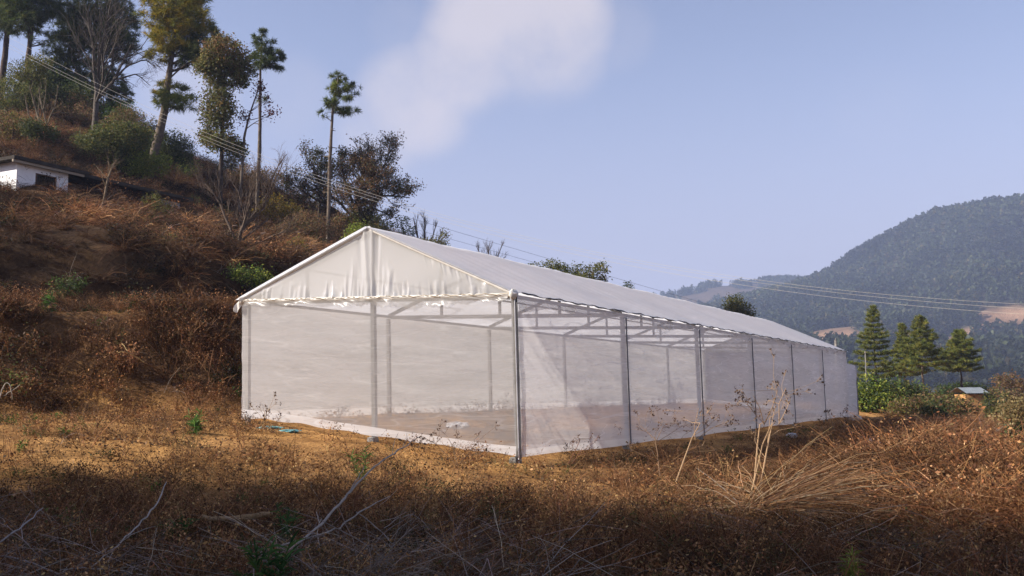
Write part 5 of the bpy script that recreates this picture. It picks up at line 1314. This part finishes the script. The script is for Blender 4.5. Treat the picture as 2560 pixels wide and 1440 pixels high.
# ------------------------------------------------------------------ forest and houses on the mountain
def forest():
    rg = np.random.default_rng(77)
    n = 60000
    y = 240 + 1500 * rg.uniform(0, 1, n) ** 0.75
    x = y * rg.uniform(-0.05, 0.60, n)
    _, fk = ground_col(x, y)
    px = 1280 + F * x / y
    z = ground(x, y)
    py = 981 - F * (z - ZC) / y
    k = (fk < 0.35) & (px > 1560) & (rg.uniform(0, 1, n) < np.clip(0.75 + 0.7 * fbm(x / 60, y / 60, 61), 0.15, 1)) & (py < 1010)
    k &= ~((px < 1900) & (y > 1300) & (rg.uniform(0, 1, n) < 0.15))
    x, y, z = x[k], y[k], z[k]
    n = len(x)
    mb = MB()
    protos = []
    for t in range(7):
        m = MB(); g = np.random.default_rng(300 + t)
        h, r = 1.0, g.uniform(0.2, 0.34)
        N_ = 46
        zz = g.uniform(0.12, 1.0, N_); rad = r * (1 - zz) ** 0.7 * g.uniform(0.35, 1.1, N_) + 0.02
        a = g.uniform(0, 2 * PI, N_)
        P = np.stack([rad * np.cos(a), rad * np.sin(a), zz], -1)
        m.leaves(P, 0.24, pal([(0.042, 0.055, 0.026), (0.055, 0.068, 0.03), (0.034, 0.046, 0.024)], N_, g, 0.25), 0.75, 0.0, g)
        m.tube([(0, 0, -0.1), (0, 0, 0.6)], [0.02, 0.012], (0.08, 0.06, 0.045), 3, False)
        protos.append(m.arrays())
    h = rg.uniform(6, 12.5, n) * np.where(y < 520, 1.0, 1.0)
    tint = np.clip(1 + 0.9 * fbm(x / 80, y / 80, 62)[:, None] + rg.normal(0, 0.12, (n, 1)), 0.55, 1.8) * np.array([1, 1, 1]) * (1 + (rg.uniform(0, 1, (n, 1)) < 0.10) * np.array([[0.8, 0.25, 0.05]]))
    print('forest trees', n)
    o = scatter('mountain_forest', protos, np.stack([x, y, z - 0.3], -1), h, mat=M_NEEDLE, tint=tint)
forest()
def far_house(label, px, Y, w, d, h, wallc, roofc):
    x = ray(px, 800)[0] / ray(px, 800)[1] * Y
    z = G1(x, Y) - 1.0
    r_ = thing('farmhouse', label, 'farmhouse', (x, Y, z), 'farmhouses on the far ridge')
    def bx(m, x0, x1, y0, y1, z0, z1, c):
        V = [(x + a, Y + b, z + q) for q in (z0, z1) for a, b in ((x0, y0), (x1, y0), (x1, y1), (x0, y1))]
        m.add(V, [(0, 1, 5, 4), (1, 2, 6, 5), (2, 3, 7, 6), (3, 0, 4, 7), (4, 5, 6, 7), (3, 2, 1, 0)], np.array(c, float))
    part('wall', lambda m: bx(m, -w / 2, w / 2, -d / 2, d / 2, 0, h, wallc), M_PLASTER, r_)
    def rf_(m):
        V = [(x + a, Y + b, z + q) for a, b, q in ((-w / 2 - .5, -d / 2 - .6, h + .02), (w / 2 + .5, -d / 2 - .6, h + .02), (w / 2 + .5, 0, h + 1.8), (-w / 2 - .5, 0, h + 1.8), (w / 2 + .5, d / 2 + .6, h + .02), (-w / 2 - .5, d / 2 + .6, h + .02))]
        m.add(V, [(0, 1, 2, 3), (3, 2, 4, 5), (0, 3, 5, 5), (1, 4, 2, 2)], np.array(roofc, float))
    part('roof', rf_, M_CONC, r_)
    part('door', lambda m: bx(m, -1, 1, -d / 2 - .12, -d / 2 - .02, 1, 3.4, (0.12, 0.10, 0.09)), M_WOOD, r_)
far_house('long white farmhouse on the far ridge just above the roof of the greenhouse', 1800, 1380, 16, 8, 6, (0.75, 0.74, 0.72), (0.45, 0.42, 0.40))
far_house('small white farmhouse left of the long one on the far ridge', 1772, 1390, 9, 7, 5, (0.72, 0.70, 0.68), (0.40, 0.36, 0.33))
far_house('tiny white farmhouse on top of the far ridge', 1797, 1640, 9, 7, 5, (0.72, 0.70, 0.68), (0.45, 0.42, 0.40))
# ------------------------------------------------------------------ haze
HAZE_D = 0.00031
def haze():
    m, nt, out = new_mat('haze')
    v = N(nt, 'ShaderNodeVolumePrincipled')
    v.inputs['Color'].default_value = (0.56, 0.68, 1.0, 1)
    v.inputs['Density'].default_value = HAZE_D
    v.inputs['Anisotropy'].default_value = 0.1
    nt.links.new(v.outputs[0], out.inputs['Volume'])
    try: m.cycles.homogeneous_volume = True
    except Exception: pass
    mb = MB()
    x0, x1, y0, y1, z0, z1 = -2300, 2700, -300, 4300, -45, 246
    V = [(x, y, z) for z in (z0, z1) for x, y in ((x0, y0), (x1, y0), (x1, y1), (x0, y1))]
    mb.add(V, [(0, 1, 5, 4), (1, 2, 6, 5), (2, 3, 7, 6), (3, 0, 4, 7), (4, 5, 6, 7), (3, 2, 1, 0)], np.array((0.8, 0.8, 0.8)))
    tag(mb.build('haze', m), kind='stuff')
haze()
#SECTION light
# ------------------------------------------------------------------ sky, clouds, sun, camera
AZ, EL = (-0.975, -0.22), math.radians(29)
world = bpy.data.worlds.new('World'); scene.world = world; world.use_nodes = True
nt = world.node_tree; nt.nodes.clear()
wo = N(nt, 'ShaderNodeOutputWorld'); bg = N(nt, 'ShaderNodeBackground')
sky = N(nt, 'ShaderNodeTexSky'); sky.sky_type = 'NISHITA'; sky.sun_disc = False
sky.sun_elevation = EL; sky.sun_rotation = math.atan2(AZ[0], AZ[1]) % (2 * PI)
sky.air_density = 1.0; sky.dust_density = 1.2; sky.ozone_density = 1.6; sky.altitude = 1200
tc = N(nt, 'ShaderNodeTexCoord')
gen = tc.outputs['Generated']
skyc = mixc(nt, sky.outputs[0], (0.80, 0.61, 0.565), 1.0, 'MULTIPLY')
sxyz = N(nt, 'ShaderNodeSeparateXYZ'); nt.links.new(gen, sxyz.inputs[0])
hz_ = N(nt, 'ShaderNodeMapRange', interpolation_type='SMOOTHSTEP'); nt.links.new(sxyz.outputs[2], hz_.inputs[0])
hz_.inputs[1].default_value = 0.0; hz_.inputs[2].default_value = 0.36; hz_.inputs[3].default_value = 0.9; hz_.inputs[4].default_value = 0.0
skyc = mixc(nt, skyc, (1.24, 1.17, 1.60), hz_.outputs[0])
# clouds: soft banks fixed in the sky, broken up by noise
nz = noise(nt, 7.0, 9, gen, 0.6); nz2 = noise(nt, 2.2, 4, gen, 0.5)
acc = None
BL = [(1340, 60, 200, 1.0), (1200, 110, 150, 1.0), (1140, 170, 120, .9), (1040, 250, 140, .85), (960, 320, 110, .55), (1400, 130, 110, .7), (1260, -50, 200, .9), (1000, 70, 34, .3), (480, 240, 120, .5), (720, 240, 100, .3), (1540, 80, 80, .3), (2200, 270, 110, .12)]
for px, py, r, s in BL:
    d = ray(px, py); d = d / np.linalg.norm(d)
    e = ray(px + r * 1.2, py); e = e / np.linalg.norm(e)
    dp = N(nt, 'ShaderNodeVectorMath', operation='DOT_PRODUCT'); nt.links.new(gen, dp.inputs[0]); dp.inputs[1].default_value = tuple(float(t) for t in d)
    mr = N(nt, 'ShaderNodeMapRange', interpolation_type='SMOOTHERSTEP'); nt.links.new(dp.outputs['Value'], mr.inputs[0])
    mr.inputs[1].default_value = float(np.dot(d, e)) - 0.0008; mr.inputs[2].default_value = 1.0; mr.inputs[3].default_value = 0; mr.inputs[4].default_value = s
    if acc is None: acc = mr.outputs[0]
    else:
        ad = N(nt, 'ShaderNodeMath', operation='MAXIMUM'); nt.links.new(acc, ad.inputs[0]); nt.links.new(mr.outputs[0], ad.inputs[1]); acc = ad.outputs[0]
m1 = N(nt, 'ShaderNodeMath', operation='MULTIPLY_ADD'); nt.links.new(nz, m1.inputs[0]); m1.inputs[1].default_value = 2.3; m1.inputs[2].default_value = -1.15
m2 = N(nt, 'ShaderNodeMath', operation='MULTIPLY_ADD'); nt.links.new(nz2, m2.inputs[0]); m2.inputs[1].default_value = 0.9; nt.links.new(m1.outputs[0], m2.inputs[2])
m3 = N(nt, 'ShaderNodeMath', operation='ADD'); nt.links.new(m2.outputs[0], m3.inputs[0]); m3.inputs[1].default_value = 0.55
s3 = N(nt, 'ShaderNodeMath', operation='MULTIPLY'); nt.links.new(m3.outputs[0], s3.inputs[0]); nt.links.new(acc, s3.inputs[1])
mk = N(nt, 'ShaderNodeMapRange', interpolation_type='SMOOTHSTEP'); nt.links.new(s3.outputs[0], mk.inputs[0])
mk.inputs[1].default_value = 0.0; mk.inputs[2].default_value = 1.15; mk.inputs[3].default_value = 0; mk.inputs[4].default_value = 0.74
CLOUD = (2.55, 2.32, 2.42)
skyc = mixc(nt, skyc, CLOUD, mk.outputs[0])
nt.links.new(skyc, bg.inputs['Color']); bg.inputs['Strength'].default_value = 0.15
nt.links.new(bg.outputs[0], wo.inputs['Surface'])
sl = bpy.data.lights.new('sun', 'SUN'); sl.energy = 4.6; sl.angle = math.radians(0.6); sl.color = (1.0, 0.93, 0.83)
so = bpy.data.objects.new('sun', sl); COL.objects.link(so)
k = math.hypot(*AZ)
sd = Vector((AZ[0] / k * math.cos(EL), AZ[1] / k * math.cos(EL), math.sin(EL)))
so.rotation_euler = sd.to_track_quat('Z', 'Y').to_euler(); so.location = (-20, -10, 30)
cam = bpy.data.cameras.new('camera'); co = bpy.data.objects.new('camera', cam); COL.objects.link(co)
cam.sensor_width = 36; cam.lens = F / 2560 * 36; cam.clip_start = 0.1; cam.clip_end = 9000
co.location = (0, 0, ZC)
fw = ray(1280, 720); up_ = ray(1280, 620) - fw; rt = ray(1380, 720) - fw
from mathutils import Matrix
rt, fw = Vector(rt).normalized(), Vector(fw).normalized()
upv = rt.cross(fw)
co.matrix_world = Matrix(((rt.x, upv.x, -fw.x, 0), (rt.y, upv.y, -fw.y, 0), (rt.z, upv.z, -fw.z, ZC), (0, 0, 0, 1)))
scene.camera = co
scene.view_settings.view_transform = 'Standard'; scene.view_settings.look = 'None'
scene.view_settings.exposure = 1.07; scene.view_settings.gamma = 1.0
cy = scene.cycles
cy.use_denoising = True; cy.max_bounces = 8; cy.diffuse_bounces = 3; cy.glossy_bounces = 2; cy.transmission_bounces = 4
cy.transparent_max_bounces = 24; cy.volume_bounces = 1; cy.caustics_reflective = False; cy.caustics_refractive = False
cy.sample_clamp_indirect = 6
scene.render.engine = 'CYCLES'
